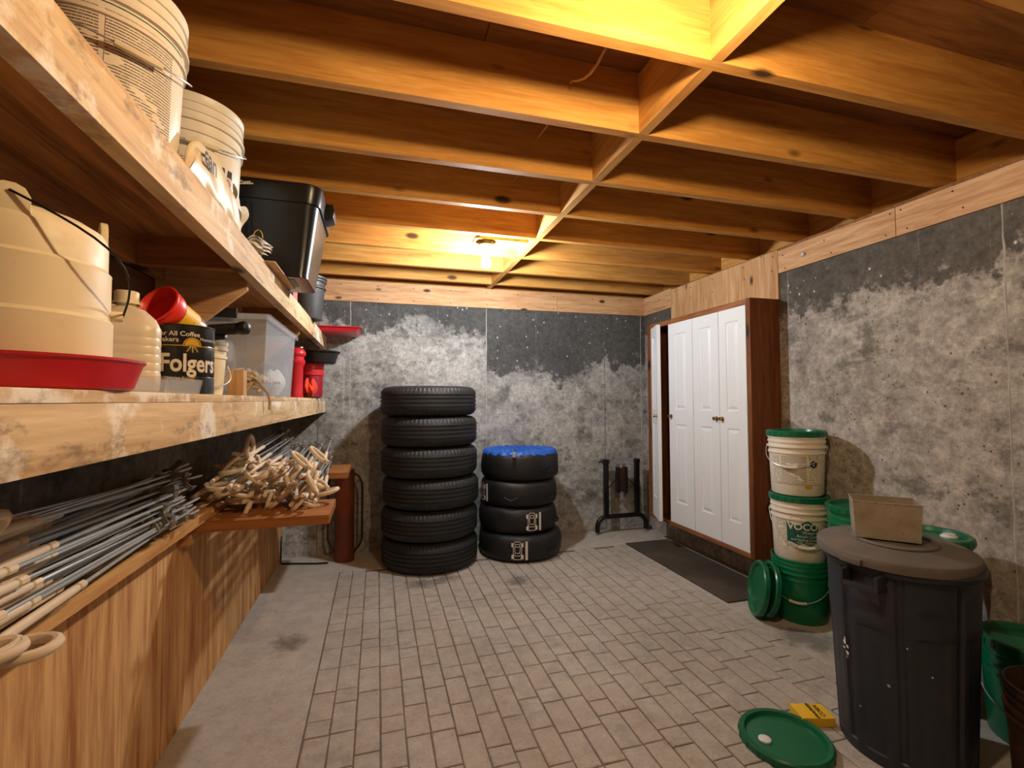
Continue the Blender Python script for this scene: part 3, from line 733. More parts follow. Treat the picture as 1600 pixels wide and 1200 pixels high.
# far bundle across the arms: curls at the near arm, feet at the far arm
for k in range(46):
    lay = k//14; i = k % 14
    x1 = -.68+.42*(i+rnd.random())/14+.01*lay; z1 = .820+.058*lay+rnd.uniform(0, .03)
    x0 = -.64+.34*(i+rnd.random())/14; z0 = .820+.072*lay+rnd.uniform(0, .05)
    y1 = rnd.uniform(2.16, 2.48)
    put_post((x0, y1+LP, z0), (x1, y1, z1), rnd.uniform(0, 6.28), LFAR, 'pigtail posts across the arms')
for (b, a, r) in (((-.26, 2.30, .83), (-.33, 3.37, .83), .3), ((-.235, 2.36, .85), (-.30, 3.43, .88), 2.6), ((-.30, 2.22, .84), (-.28, 3.3, .90), 4.0)):
    put_post(a, b, r, LFAR, 'pigtail posts across the arms')

# ------------------------------------------------------------------ pails
def pail_rf(h, rb, rt_): return lambda z: rb+(rt_-rb)*z/h
def bail(t, h, rt_, th, drop, grip_mat, wire_mat='steel'):
    """wire handle hung from two ears at th +- 90 deg, hanging on the th side"""
    R = rt_+.011; P = []
    for i in range(25):
        u = i/24; a = th-PI/2+PI*u
        P.append((R*math.cos(a)*1.0, R*math.sin(a)*1.0, h-.075-drop*math.sin(PI*u)**.8))
    b = MB().tube(P, .002, 6).build('bail_handle', wire_mat, t, smooth=True)
    g = P[10:15]; MB().tube(g, .0075, 8).build('grip', grip_mat, b, smooth=True)
def pail(label, loc, body, lid=None, h=.352, rb=.132, rt_=.146, th=-2.38, drop=.13, handle=True, grip='offwhite', group=None, rz=0, spout=False, name='plastic_pail', inner=None):
    t = thing(name, label, 'pail', loc, rz, group)
    rf = pail_rf(h, rb, rt_)
    def ring(z, d):
        if z < h*.55: return []
        return [(rf(z), z-.006), (rf(z)+d, z-.005), (rf(z)+d, z+.004), (rf(z), z+.006)]
    prof = [(0, .004), (rb-.01, .004), (rb-.004, 0), (rb, .006)] + ring(h-.112, .006) + ring(h-.078, .009) + ring(h-.05, .004) + ring(h-.024, .004) + [(rt_+.003, h-.01), (rt_+.004, h-.002), (rt_-.003, h), (rt_-.006, h-.01), (rb-.006, .012), (0, .012)]
    MB().lathe(prof, 48).build('bucket', body, t, smooth=True, angle=35)
    if lid:
        lp = [(0, h-.004), (rt_-.018, h-.004), (rt_-.012, h+.012), (rt_+.004, h+.014), (rt_+.0095, h+.009), (rt_+.0095, h-.019), (rt_+.0055, h-.019), (rt_+.005, h+.002)]
        l = MB().lathe(lp, 56).build('lid', lid, t, smooth=True, angle=35)
        n = MB()
        for k in range(24):
            n.box(rt_+.0085, rt_+.0115, -.006, .006, h-.016, h+.004, Matrix.Rotation(2*PI*k/24, 4, 'Z'))
        n = n.build('lid_tabs', lid, l); n['kind'] = 'stuff'
        if spout:
            o = MB().lathe([(0, 0), (.03, 0), (.03, .006), (.022, .009), (.022, .014), (0, .014)], 20).build('spout_cap', 'porcelain', l, smooth=True); o.location = (.075, -.04, h-.004)
    if handle: bail(t, h, rt_, th, drop, grip)
    return t, rf
def smallprint(t, rf, th, h):
    patch_on('text_label', t, 'fineprint', .20, .055, h-.12, th-.05, rf)
    MB().add(wrap([Vector(p) for p in ((-.15, -.001, 0), (.15, -.001, 0), (.15, .001, 0), (-.15, .001, 0))], th, h-.117, rf), [(0, 1, 2, 3)])
GP = (2.372, 2.222); TH = -2.38
pail('green pail at the bottom of the three pail stack beside the cabinet', (GP[0], GP[1], 0), 'green', None, th=TH-.1, drop=.15, grip='offwhite', group='five gallon pails')
t, rf = pail('white pail with a teal brushstroke emblem, middle of the three pail stack', (GP[0]+.004, GP[1], .343), 'white_plastic', 'green_lid', th=TH+.2, drop=.19, group='five gallon pails')
# teal brush stroke with lettering
cx0 = .045
brush = []
for i in range(13): brush.append((-.14+.265*i/12, .058+.012*math.sin(i*1.3)-.0022*abs(i-6)))
low = [(-.14+.265*i/12, -.066-.006*math.sin(i*2.1)+.004*abs(i-6)*.6) for i in range(13)]
V = [Vector(p+(0,)) for p in brush]+[Vector(p+(0,)) for p in low]; Fc = [(i, i+1, 14+i, 13+i) for i in range(12)]
print_on('brushstroke', t, 'greenink', V, Fc, TH+cx0/.14, .165, rf, .0008)
V, Fc = ribbons([[(-.105, -.078), (-.06, -.086), (0, -.082)], [(-.03, -.094), (.05, -.09), (.1, -.078)], [(-.128, .04), (-.118, .02)], [(-.13, .01), (-.118, -.01)], [(-.128, -.03), (-.115, -.05)]], .004)
print_on('brush_hairs', t, 'greenink', V, Fc, TH+cx0/.14, .165, rf, .0009)
def lettering(t, text, size, th, z, rf, mat, dx=0.0, bold=0.0, eps=.0018, name='lettering', sx=1.0):
    V, Fc = text_verts(text, size, bold)
    V = [Vector((p.x*sx+dx, p.y, 0)) for p in V]
    return print_on(name, t, mat, V, Fc, th, z, rf, eps)
thb = TH+cx0/.14
lettering(t, 'VOCOMP', .052, thb, .184, rf, 'offwhite', .004, .0014)
lettering(t, 'Water-Based', .024, thb, .162, rf, 'offwhite', .03)
lettering(t, 'Acrylic Curing', .021, thb, .142, rf, 'offwhite', 0)
lettering(t, 'and Sealing Compound', .019, thb, .123, rf, 'offwhite', 0)
lettering(t, 'VOC COMPLIANT', .015, thb, .106, rf, 'offwhite', 0)
V, Fc = ribbons([[(-.03, -.008), (.03, -.008), (.03, .012), (-.03, .012), (-.03, -.008)], [(-.024, .002), (.024, .002)]], .0016)
print_on('maker_mark', t, 'ink', V, Fc, thb-.45, .236, rf)
patch_on('text_label', t, 'fineprint2', .07, .06, .24, TH-.72, rf)
t, rf = pail('white pail with a dense printed label and green lid, topmost of the stack', (GP[0]-.002, GP[1]+.004, .7115), 'white_plastic', 'green_lid', th=TH-.25, drop=.115, group='five gallon pails')
patch_on('text_label', t, 'fineprint', .13, .07, .225, TH-.12, rf)
patch_on('text_label', t, 'fineprint2', .05, .06, .225, TH-.83, rf)
patch_on('warning_panel', t, 'fineprint2', .052, .06, .228, TH+.62, rf)
V = [Vector(p) for p in ((-.026, 0, 0), (.026, 0, 0), (.026, .02, 0), (-.026, .02, 0))]; print_on('warning_band', t, 'ink', V, [(0, 1, 2, 3)], TH+.62, .208, rf, .0014)
V = [Vector((.021*math.cos(a)*q, .02*math.sin(a)*q, 0)) for q in (.55, 1.0) for a in [2*PI*i/12 for i in range(12)]]
print_on('warning_sign', t, 'ink', V, [(i, (i+1) % 12, 12+(i+1) % 12, 12+i) for i in range(12)], TH+.62, .180, rf, .0014)
V, Fc = ribbons([[(-.01, -.008), (.0, .012), (.01, -.008), (-.01, .004), (.012, .004)]], .006); print_on('warning_sign', t, 'ink', V, Fc, TH+.62, .180, rf, .0014)
for zz in (.065, .240):
    V, Fc = ribbons([[(-.15+.02*i, 0) for i in range(16)]], .0016); print_on('label_border', t, 'ink', V, Fc, TH, zz, rf)
V = [Vector((.02*math.cos(a), .014*math.sin(a), 0)) for a in [2*PI*i/12 for i in range(12)]]
print_on('seal', t, 'gold', V, [tuple(range(12))], TH+.42, .055, rf, .0015)
# two lids leaning on the green pail
def loose_lid(label, loc, rot, R=.155, spout=False, grp='loose green lids'):
    t = thing('pail_lid', label, 'lid', loc, 0, grp, rot=rot)
    MB().lathe([(0, .012), (R-.026, .012), (R-.02, .026), (R-.006, .028), (R, .022), (R, 0), (R-.004, 0), (R-.006, .018), (R-.02, .02), (R-.028, .008), (0, .008)], 56).build('disc', 'green_lid', t, smooth=True, angle=35)
    n = MB()
    for k in range(20): n.box(R-.002, R+.002, -.005, .005, .002, .018, Matrix.Rotation(2*PI*k/20, 4, 'Z'))
    n = n.build('rim_tabs', 'green_lid', t); n['kind'] = 'stuff'
    if spout: o = MB().lathe([(0, 0), (.022, 0), (.022, .006), (.016, .01), (0, .01)], 16).build('spout_cap', 'porcelain', t, smooth=True); o.location = (-.06, .05, .012)
    return t
def lean(nx, ny, nz): return Vector((nx, ny, nz)).to_track_quat('Z', 'Y').to_euler()
loose_lid('green pail lid on edge leaning on another lid and facing the mat', (2.150, 2.285, .158), lean(-.88, .46, .17))
loose_lid('green pail lid on edge leaning against the green pail', (2.195, 2.262, .158), lean(-.90, .42, .20))
# stacks behind the trash can
pail('green pail on the floor under another green pail behind the trash can', (2.405, 1.875, 0), 'green', None, handle=False, group='five gallon pails')
pail('green pail with white spout cap on its lid, stacked behind the metal tin', (2.405, 1.875, .345), 'green', 'green_lid', handle=False, spout=True, group='five gallon pails')
pail('black pail on the floor under a green lidded pail by the trash can', (2.30, 1.505, 0), 'blackplastic', None, h=.335, handle=False, group='five gallon pails')
pail('black pail with a green lid stacked against the wall behind the trash can', (2.30, 1.505, .33), 'blackplastic', 'green_lid', h=.335, handle=False, spout=True, group='five gallon pails')
pail('green pail with a wet looking lid standing alone between trash can and wall', (2.345, 1.185, 0), 'green', 'green_lid', th=-2.75, drop=.17, spout=True, group='five gallon pails')
pail('dark brown open pail in front of the lone green pail', (2.035, .945, 0), dirty('brown_black_plastic', (44, 30, 24), (86, 58, 40), .5, .5, .7, 5), None, h=.365, handle=False, group='five gallon pails')
loose_lid('green pail lid with a white cap lying on the brick floor', (1.445, 1.435, .0015), (0, 0, .5), spout=True)
t = thing('feed_box', 'small yellow paper box of cracked corn lying beside the trash can', 'box', (1.650, 1.505, .0), -.3)
MB().box(-.062, .062, -.045, .045, .001, .034).build('carton', 'yellow', t, bevel=.002)
V, Fc = text_verts('CRACKED', .02, .0004); V2, F2 = text_verts('CORN', .024, .0006)
rzm = Matrix.Translation((.008, 0, .0348)) @ Matrix.Rotation(PI/2, 4, 'Z'); MB().add(V, Fc, rzm).build('lettering', 'ink', t, fix=False)
MB().add(V2, F2, Matrix.Translation((.034, 0, .0348)) @ Matrix.Rotation(PI/2, 4, 'Z')).build('lettering', 'ink', t, fix=False)
MB().box(-.002, .002, -.045, .045, .0335, .0346).build('fold_line', 'ink', t)

# ------------------------------------------------------------------ trash can with lid and tin
TC = (1.85, 1.305); HC = .685
t = thing('trash_can', 'dark navy plastic trash can with paint flecks and loop handles', 'trash can', (TC[0], TC[1], 0), 0)
thc = math.atan2(-TC[1], -TC[0])
def can_fn(r, z, a):
    if .04 < z < HC-.03 and r > .1:
        u = ((a-thc)/(2*PI)*8) % 1.0                      # eight bays with ribs between
        if u < .07 or u > .93: r -= .008
        if z < .47 and .28 < u < .72: r -= .004
        if z > .47 and z < .51: r += .002
    return r, z
zs = [.0, .012, .04, .045, .12, .2, .3, .4, .44, .465, .47, .475, .50, .515, .56, .6, HC-.032]
prof = [(0, .006), (.18, .006), (.19, 0)] + [(.194+.028*z/HC, z) for z in zs[1:]] + [(.222, HC-.03), (.232, HC-.024), (.236, HC-.01), (.232, HC), (.224, HC), (.214, HC-.02), (.188, .02), (0, .015)]
MB().lathe(prof, 128, fn=can_fn).build('can_body', 'trash', t, smooth=True, angle=30)
for a in (thc-.42, thc-.42+PI):
    P = [(.215, -.052, HC-.035), (.25, -.052, HC-.03), (.268, -.05, HC-.055), (.268, .05, HC-.055), (.25, .052, HC-.03), (.215, .052, HC-.035)]
    h = MB()
    h.box(.21, .272, -.06, -.048, HC-.075, HC-.022).box(.21, .272, .048, .06, HC-.075, HC-.022).box(.26, .272, -.048, .048, HC-.075, HC-.058)
    o = h.build('handle', 'trash', t, bevel=.003); o.rotation_euler = (0, 0, a)
V, Fc = ribbons([[(.032*math.cos(x), .011*math.sin(x)) for x in [2*PI*i/20 for i in range(21)]], [(.024*math.cos(x), .006*math.sin(x)) for x in [2*PI*i/16 for i in range(17)]]], .0018)
print_on('moulded_oval', t, 'trash', V, Fc, thc+.38, .555, lambda z: .194+.028*z/HC, .0035)
V = []; Fc = []
for px_, pz_, s_ in ((0, 0, .010), (.012, -.013, .008), (-.004, -.022, .007), (.010, -.034, .009), (.002, .012, .006), (.05, -.2, .004), (.2, .06, .004), (.26, -.02, .004)):
    k = len(V); n = 7; V += [Vector((px_+s_*random.uniform(.5, 1)*math.cos(2*PI*i/n), pz_+s_*random.uniform(.5, 1.1)*math.sin(2*PI*i/n), 0)) for i in range(n)]; Fc.append(tuple(range(k, k+n)))
print_on('paint_spots', t, 'offwhite', V, Fc, thc-.86, .375, lambda z: .194+.028*z/HC, .0025)['kind'] = 'stuff'
lid = thing('round_lid', 'dusty grey round lid resting askew on the trash can', 'lid', (TC[0]-.012, TC[1]+.008, HC+.012), 0, rot=(math.radians(1.5), math.radians(-1.0), .3))
RL = .237
MB().lathe([(RL-.004, -.012), (RL+.002, -.010), (RL+.003, .012), (RL-.002, .022), (RL-.012, .027), (RL-.03, .026), (RL-.045, .030), (.12, .042), (.06, .046), (0, .047), (0, .04), (.12, .036), (RL-.045, .022), (RL-.012, .018), (RL-.004, .008)], 72).build('lid_disc', 'trashlid', lid, smooth=True, angle=35)
MB().lathe([(.11, .0445), (.115, .049), (.125, .049), (.13, .0435)], 48).build('lid_ridge', 'trashlid', lid, smooth=True)
for a in (thc-.5, thc-.5+PI):
    o = MB().box(RL-.02, RL+.016, -.035, .035, -.008, .012).build('lid_latch', 'trashlid', lid, bevel=.004); o.rotation_euler = (0, 0, a-.3)
tin = thing('metal_tin', 'dull open rectangular metal tin standing on the trash can lid', 'tin', (1.825, 1.335, HC+.012+.051), -.80)
w_, d_, h_ = .100, .072, .132
m = MB()
bo = (-w_+.006, w_-.006, -d_+.005, d_-.005); to = (-w_, w_, -d_, d_); th_ = .0016
bi = tuple(v+(th_ if k in (0, 2) else -th_) for k, v in enumerate(bo)); ti = tuple(v+(th_ if k in (0, 2) else -th_) for k, v in enumerate(to))
def ring4(r, z): return [(r[0], r[2], z), (r[1], r[2], z), (r[1], r[3], z), (r[0], r[3], z)]
v = ring4(bo, 0)+ring4(to, h_)+ring4(ti, h_)+ring4(bi, .002)
f = [(3, 2, 1, 0), (12, 13, 14, 15)]
for q in range(3):
    for e in range(4): f.append((q*4+e, q*4+(e+1) % 4, q*4+4+(e+1) % 4, q*4+4+e))
m.add(v, f).build('tin_body', 'galv', tin, fix=True)
MB().tube([(to[0], to[2], h_), (to[1], to[2], h_), (to[1], to[3], h_), (to[0], to[3], h_)], .003, 6, closed=True).build('rolled_rim', 'galv', tin)

# ------------------------------------------------------------------ things on the lower shelf
ZL, ZU = 1.2775, 1.7835
t = thing('poultry_waterer', 'cream plastic poultry waterer with wire bail standing in a red dish', 'waterer', (-.555, .915, ZL))
MB().lathe([(0, 0), (.152, 0), (.158, .004), (.170, .043), (.174, .046), (.174, .05), (.168, .05), (.165, .044), (.152, .008), (0, .008)], 64).build('red_dish', 'red', t, smooth=True, angle=35)
MB().lathe([(0, .0085), (.112, .0085), (.128, .012), (.128, .108), (.1285, .112), (.1245, .118), (.1245, .190), (.125, .194), (.120, .200), (.120, .245), (.114, .258), (.095, .270), (.06, .279), (.03, .283), (0, .284)], 64).build('tank', 'cream', t, smooth=True, angle=25)
for k, a in enumerate((-59, 31, 121, 211)):
    m = MB().prism([(-.022, .0), (.022, 0), (.022, .03), (.016, .042), (.006, .047), (-.006, .047), (-.016, .042), (-.022, .03)], 'xz', -.005, .005)
    o = m.build('carry_tab', 'cream', t, bevel=.002); o.matrix_local = Matrix.Rotation(math.radians(a), 4, 'Z') @ Matrix.Translation((.112, 0, .243)) @ Matrix.Rotation(PI/2, 4, 'Z')
a0, a1 = math.radians(-59), math.radians(22)
p0 = Vector((.118*math.cos(a0), .118*math.sin(a0), .278)); p1 = Vector((.14*math.cos(a1), .14*math.sin(a1), .128))
P = [p0.lerp(p1, i/12)+Vector((math.cos((a0+a1)/2), math.sin((a0+a1)/2), 0))*.075*math.sin(PI*i/12) for i in range(13)]
MB().tube(P, .0018, 6).build('bail_wire', 'blacksteel', t, smooth=True)
o = MB().lathe([(0, 0), (.009, 0), (.009, .014), (.007, .017), (0, .015)], 14).build('bail_boss', 'cream', t, smooth=True); o.matrix_local = Matrix.Rotation(a1, 4, 'Z') @ Matrix.Translation((.124, 0, .128)) @ Matrix.Rotation(PI/2, 4, 'Y')

def jug(label, loc, rz, hw=.072, h=.215):
    t = thing('plastic_jug', label, 'jug', loc, rz, 'milky jugs')
    m = MB(); n = 32; prof = [(.0, .004, 0), (.82, .0, 4), (.97, .008, 4), (1.0, .03, 4)]
    for k in range(1, 6): prof += [(1.0, .03+.02*k, 4), (.985, .034+.02*k, 4), (1.0, .038+.02*k, 4)]
    prof += [(1.0, .158, 4), (.86, .182, 3), (.55, .205, 2.4), (.29, .213, 2), (.27, .218, 2), (.27, .236, 2), (0, .236, 2)]
    rows = []
    for r, z, e in prof:
        row = []
        for k in range(n):
            a = 2*PI*k/n; c, s_ = math.cos(a), math.sin(a); e_ = max(e, 2)
            q = (abs(c)**e_+abs(s_)**e_)**(-1/e_) if r > 0 else 0
            row.append((hw*r*q*c, hw*r*q*s_, z*h/.236))
        rows.append(row)
    v = [p for r in rows for p in r]; f = [(j*n+k, j*n+(k+1) % n, (j+1)*n+(k+1) % n, (j+1)*n+k) for j in range(len(rows)-1) for k in range(n)]
    m.add(v, f); m.build('bottle', 'jugplastic', t, smooth=True, angle=30)
    MB().lathe([(.0, h-.012), (.0235, h-.012), (.0235, h+.012), (.021, h+.014), (0, h+.014)], 24).lathe([(.026, h-.016), (.027, h-.016), (.027, h-.011), (.026, h-.011)], 24).build('cap', 'cream', t, smooth=True)
    return t
jug('square milky plastic jug with a screw cap between waterer and black can', (-.558, 1.285, ZL), .35, .066, .222)
jug('milky jug half hidden behind the other jug and the waterer', (-.655, 1.445, ZL), .1, .07, .222)

CC = (-.50, 1.43); thk = math.atan2(-CC[1], -CC[0])
t = thing('coffee_can', 'black printed coffee can without lid holding a jar and a pen', 'can', (CC[0], CC[1], ZL))
Hc = .176; Rc = .0775
prof = [(0, .004), (.073, .004), (.0755, 0), (.078, .002), (.077, .006)]
for z in (.045, .085, .125): prof += [(.0770, z-.004), (.0757, z), (.0770, z+.004)]
prof += [(.077, Hc-.004), (.0785, Hc-.002), (.0775, Hc), (.0755, Hc-.003), (.0755, .008), (0, .008)]
MB().lathe(prof, 56).build('tin_body', 'canblack', t, smooth=True, angle=35)
rfc = lambda z: .0770
lettering(t, 'Folgers', .062, thk, .058, rfc, 'offwhite', .026, .0016, .0012, sx=.76)
lettering(t, 'For All Coffee', .0165, thk, .146, rfc, 'offwhite', -.004, .0002, .0012)
lettering(t, 'Makers', .0165, thk, .131, rfc, 'offwhite', -.027, .0002, .0012)
lettering(t, 'Mountain Grown', .011, thk, .137, rfc, 'offwhite', .082, 0, .0012)
lettering(t, 'Special Roast', .012, thk, .036, rfc, 'gold', .0, 0, .0012)
V, Fc = ribbons([[(.02*math.cos(x), .02*math.sin(x)) for x in [PI*i/12 for i in range(13)]], [(-.02, 0), (.02, 0)], [(0, -.003), (0, -.016)], [(-.005, -.003), (-.012, -.014)], [(.005, -.003), (.012, -.014)]], .0022); print_on('sun_emblem', t, 'gold', V, Fc, thk+.34, .122, rfc, .0013)
V = [Vector((0, .001, 0))]+[Vector((.017*math.cos(x), .017*math.sin(x), 0)) for x in [PI*i/10 for i in range(11)]]; print_on('sun_emblem', t, 'gold', V, [(0, i, i+1) for i in range(1, 11)], thk+.34, .123, rfc, .0012)
V, Fc = ribbons([[(-.1+.02*i, 0) for i in range(11)]], .0016); print_on('gold_line', t, 'gold', V, Fc, thk, .122, rfc, .0011)
# jar with red lid stuck in the can
view = Vector((CC[0], CC[1], 0)).normalized(); right = Vector((view.y, -view.x, 0))
ax = (-right*.60+Vector((0, 0, 1))*.42-view*.62).normalized()
jb = Vector((CC[0], CC[1], ZL+.166))+right*.034+view*.035
jar = thing('label_jar', 'clear jar with yellow label and red lid tilted in the coffee can', 'jar', jb, 0, rot=ax.to_track_quat('Z', 'Y').to_euler())
MB().lathe([(0, 0), (.03, 0), (.04, .006), (.043, .02), (.043, .085), (.04, .092), (.04, .10), (.037, .10), (.037, .092), (.04, .084), (.04, .02), (0, .004)], 36).build('jar_body', 'clear', jar, smooth=True)
MB().lathe([(0, .006), (.037, .008), (.039, .02), (.039, .05), (0, .052)], 28).build('contents', 'honey', jar, smooth=True)
MB().lathe([(.0434, .038), (.0442, .038), (.0442, .088), (.0434, .088)], 36).build('paper_label', 'yellow', jar, smooth=True)
rfj = lambda z: .0442
va = jar.rotation_euler.to_matrix().inverted() @ (-view); tha = math.atan2(va.y, va.x)
V, Fc = text_verts('Folgers', .016, .0004); print_on('lettering', jar, 'offwhite', [Vector((-p.x*0+p.x, p.y, 0)) for p in V], Fc, tha, .046, rfj, .0012)
V = [Vector((.008*math.cos(a), .008*math.sin(a), 0)) for a in [2*PI*i/12 for i in range(12)]]; print_on('round_mark', jar, 'offwhite', V, [tuple(range(12))], tha-.45, .072, rfj, .0012)
MB().lathe([(.046, .095), (.0475, .092), (.051, .102), (.053, .112), (.052, .124), (.055, .128), (.056, .132), (.052, .134), (.048, .128), (.046, .108), (0, .104), (0, .1), (.04, .1)], 40).build('lid', 'redlid', jar, smooth=True, angle=40)
pp = Vector((CC[0], CC[1], ZL))-right*.025-view*.05
tag(MB().tube([(0, 0, .01), (0, 0, .19), (0, 0, .20), (0, 0, .212)], .0042, 10, radii=[.0042, .0042, .0035, .001]).build('pen', 'blackplastic', smooth=True), 'black pen standing upright in the coffee can', 'pen').location = pp
t = thing('clear_box', 'small shallow clear plastic box at the shelf edge before the coffee can', 'box', (-.452, 1.23, ZL))
m = MB(); b_ = (-.03, .03, -.10, .10); u_ = (-.036, .036, -.106, .106); b2 = tuple(q*.95 for q in b_); u2 = tuple(q*.95 for q in u_)
v = ring4(b_, 0)+ring4(u_, .034)+ring4(u2, .034)+ring4(b2, .002); m.add(v, f).build('tray', 'clear', t)

t, rfp = pail('small cream pail with printed label, green sticker and white handle', (-.555, 1.715, ZL), 'cream', None, h=.172, rb=.074, rt_=.084, th=-.85, drop=.07, handle=True, name='small_pail', rz=0)
tq = math.atan2(-1.715, .555)
patch_on('paper_label', t, 'fineprint2', .075, .02, .10, tq+.12, rfp)
V = [Vector(p) for p in ((-.02, 0, 0), (.02, 0, 0), (.02, .009, 0), (-.02, .009, 0))]; print_on('blue_band', t, 'blueink', V, [(0, 1, 2, 3)], tq+.25, .022, rfp, .0015)
V = [Vector(p) for p in ((-.006, 0, 0), (.006, 0, 0), (.006, .013, 0), (-.006, .013, 0))]; print_on('price_sticker', t, 'greensticker', V, [(0, 1, 2, 3)], tq+.42, .10, rfp, .0015)
# black gripped tool lying on the small pail
t = thing('gripped_tool', 'black tool with ribbed grip lying across the small cream pail', 'tool', (-.525, 1.66, ZL+.199), .0, rot=(0, math.radians(-4), math.radians(-14)))
prof = [(0, 0), (.013, .0), (.016, .004)]
for k in range(20): prof += [(.0165, .006+k*.0055), (.0180, .0085+k*.0055)]
prof += [(.0195, .118), (.0215, .128), (.0195, .140), (.011, .147), (0, .148)]
o = MB().lathe(prof, 20).build('grip', 'blackplastic', t, smooth=True); o.rotation_euler = (0, PI/2, 0)
MB().box(-.10, .0, -.006, .006, -.006, .006).build('shank', 'darksteel', t, bevel=.002)
MB().box(-.02, .075, -.008, .008, -.032, -.018).build('lower_grip', 'blackplastic', t, bevel=.004)
MB().box(-.03, -.018, -.006, .006, -.03, .004).build('pivot', 'darksteel', t, bevel=.002)
boxo('wood_block', -.485, -.438, 1.79, 1.835, ZL, ZL+.088, 'ply_z', None, .002); tag(bpy.data.objects['wood_block'], 'short upright offcut of pale wood beside the rope', 'block')
# rope coil hanging over the edge
P = []
for i in range(90):
    a = i*.36; r = .040+.010*math.sin(i*.7); P.append((-.458+r*(.9+.2*math.sin(i*.31))*math.cos(a), 1.91+r*.6*math.sin(a+.3*math.sin(i*.2)), ZL+.007+.0006*i+.024*(1+math.sin(a*1.0+i*.05))*(.4+.6*math.sin(i*.11)**2)))
P += [(-.42, 1.93, ZL+.05), (-.395, 1.95, ZL+.012), (-.390, 1.96, ZL-.02), (-.392, 1.965, ZL-.05)]
tag(MB().tube(P, .005, 7).build('rope', 'rope', smooth=True), 'tangled tan rope with its end hanging over the shelf edge', 'rope')
# translucent tote
t = thing('storage_tote', 'translucent plastic storage tote without lid on the lower shelf', 'tote', (-.56, 2.37, ZL))
def tote_shell(t, name, mat, b, u, h, wall, rimw, rimh, bevel=0):
    b2 = tuple(q+(wall if k in (0, 2) else -wall) for k, q in enumerate(b)); u2 = tuple(q+(wall if k in (0, 2) else -wall) for k, q in enumerate(u))
    v = ring4(b, 0)+ring4(u, h)+ring4(u2, h)+ring4(b2, wall)
    f = [(3, 2, 1, 0), (12, 13, 14, 15)]+[(q*4+e, q*4+(e+1) % 4, q*4+4+(e+1) % 4, q*4+4+e) for q in range(3) for e in range(4)]
    o = MB().add(v, f).build(name, mat, t, bevel=bevel)
    r0 = tuple(q+(-rimw if k in (0, 2) else rimw) for k, q in enumerate(u))
    v = ring4(u, h-rimh)+ring4(r0, h-rimh)+ring4(r0, h)+ring4(u, h)
    f = [(q*4+e, q*4+(e+1) % 4, (q*4+4) % 16+(e+1) % 4, (q*4+4) % 16+e) for q in range(4) for e in range(4)]
    MB().add(v, f).build('rim', mat, t); return o
tote_shell(t, 'tub', 'tote', (-.12, .125, -.305, .31), (-.15, .14, -.33, .34), .322, .0022, .012, .022)
MB().box(-.06, .04, -.352, -.344, .30, .338).build('latch', 'blackplastic', t, bevel=.003)
sh = MB().grid(lambda u, v: (-.115+.235*u, -.29+.36*v, .06+.055*math.sin(PI*u)*math.sin(PI*v)+random.uniform(-.01, .012)), 16, 20).build('wood_shavings', 'feathers', None, smooth=False)
sh.location = (-.56, 2.37, ZL); sh['kind'] = 'stuff'; tag(sh, 'pale wood shavings heaped inside the translucent tote', 'shavings')
bagm = MB().grid(lambda u, v: (.055*math.cos(2*PI*u)*(.3+.7*math.sin(PI*min(v*.9+.05, 1)))*1.0, .11*math.sin(2*PI*u)*(.3+.7*math.sin(PI*min(v*.9+.05, 1))), .004+.125*v+.006*math.sin(9*u*PI)), 24, 10, True).build('white_bag', 'paper', None, smooth=True)
bagm.location = (-.497, 2.56, ZL+.0025); tag(bagm, 'small white sack inside the translucent tote', 'bag')
# red feeder, red pail, tray, black pan, cloth at the far end
t = boxo('black_tray', -.56, -.405, 3.33, 3.76, ZL, ZL+.009, 'blackplastic', None, .003); tag(t, 'flat black tray under the red pail at the shelf end', 'tray')
t = thing('red_feeder', 'tall red plastic feeder tube with ringed top on the lower shelf', 'feeder', (-.50, 3.27, ZL))
MB().lathe([(0, 0), (.043, 0), (.045, .006), (.041, .03), (.041, .20), (.049, .215), (.053, .222), (.053, .238), (.046, .246), (.046, .262), (.056, .272), (.058, .28), (.056, .292), (.045, .31), (.03, .32), (0, .322)], 32).build('tube', 'red', t, smooth=True, angle=35)
o = MB().lathe([(0, 0), (.012, 0), (.012, .008), (0, .01)], 12).build('wing_nut', 'steel', t); o.location = (.03, -.01, .318)
t = thing('red_pail', 'bright red pail with dark red body under the black pan', 'pail', (-.445, 3.58, ZL+.0095))
MB().lathe([(0, .003), (.066, .003), (.07, 0), (.076, .15), (.076, .152)], 36).build('bucket', 'dred', t, smooth=True)
MB().lathe([(.076, .150), (.083, .150), (.083, .166), (.079, .17), (.079, .215), (.084, .22), (.084, .232), (.0, .232)], 36).build('collar', 'red', t, smooth=True, angle=35)
t = thing('rubber_pan', 'black rubber feed pan resting on the red pail at the shelf end', 'pan', (-.40, 3.56, ZL+.0095+.2325))
MB().lathe([(0, 0), (.105, 0), (.112, .005), (.132, .07), (.144, .076), (.146, .084), (.138, .086), (.128, .076), (.108, .01), (0, .008)], 48).build('bowl', 'blackplastic', t, smooth=True, angle=35)
def cloth(u, v):
    a = 2*PI*u; r = .5+.5*math.sin(PI*v); return (.042*r*math.cos(a)*(1+.25*math.sin(5*a)), .085*r*math.sin(a)*(1+.2*math.sin(7*a+v*4)), .10*v*(1+.25*math.sin(3*a+1)))
o = MB().grid(cloth, 40, 12, True).build('work_cloth', 'cloth', None, smooth=True); o.location = (-.44, 3.415, ZL+.0095); tag(o, 'crumpled orange red cloth in front of the red pail', 'cloth')

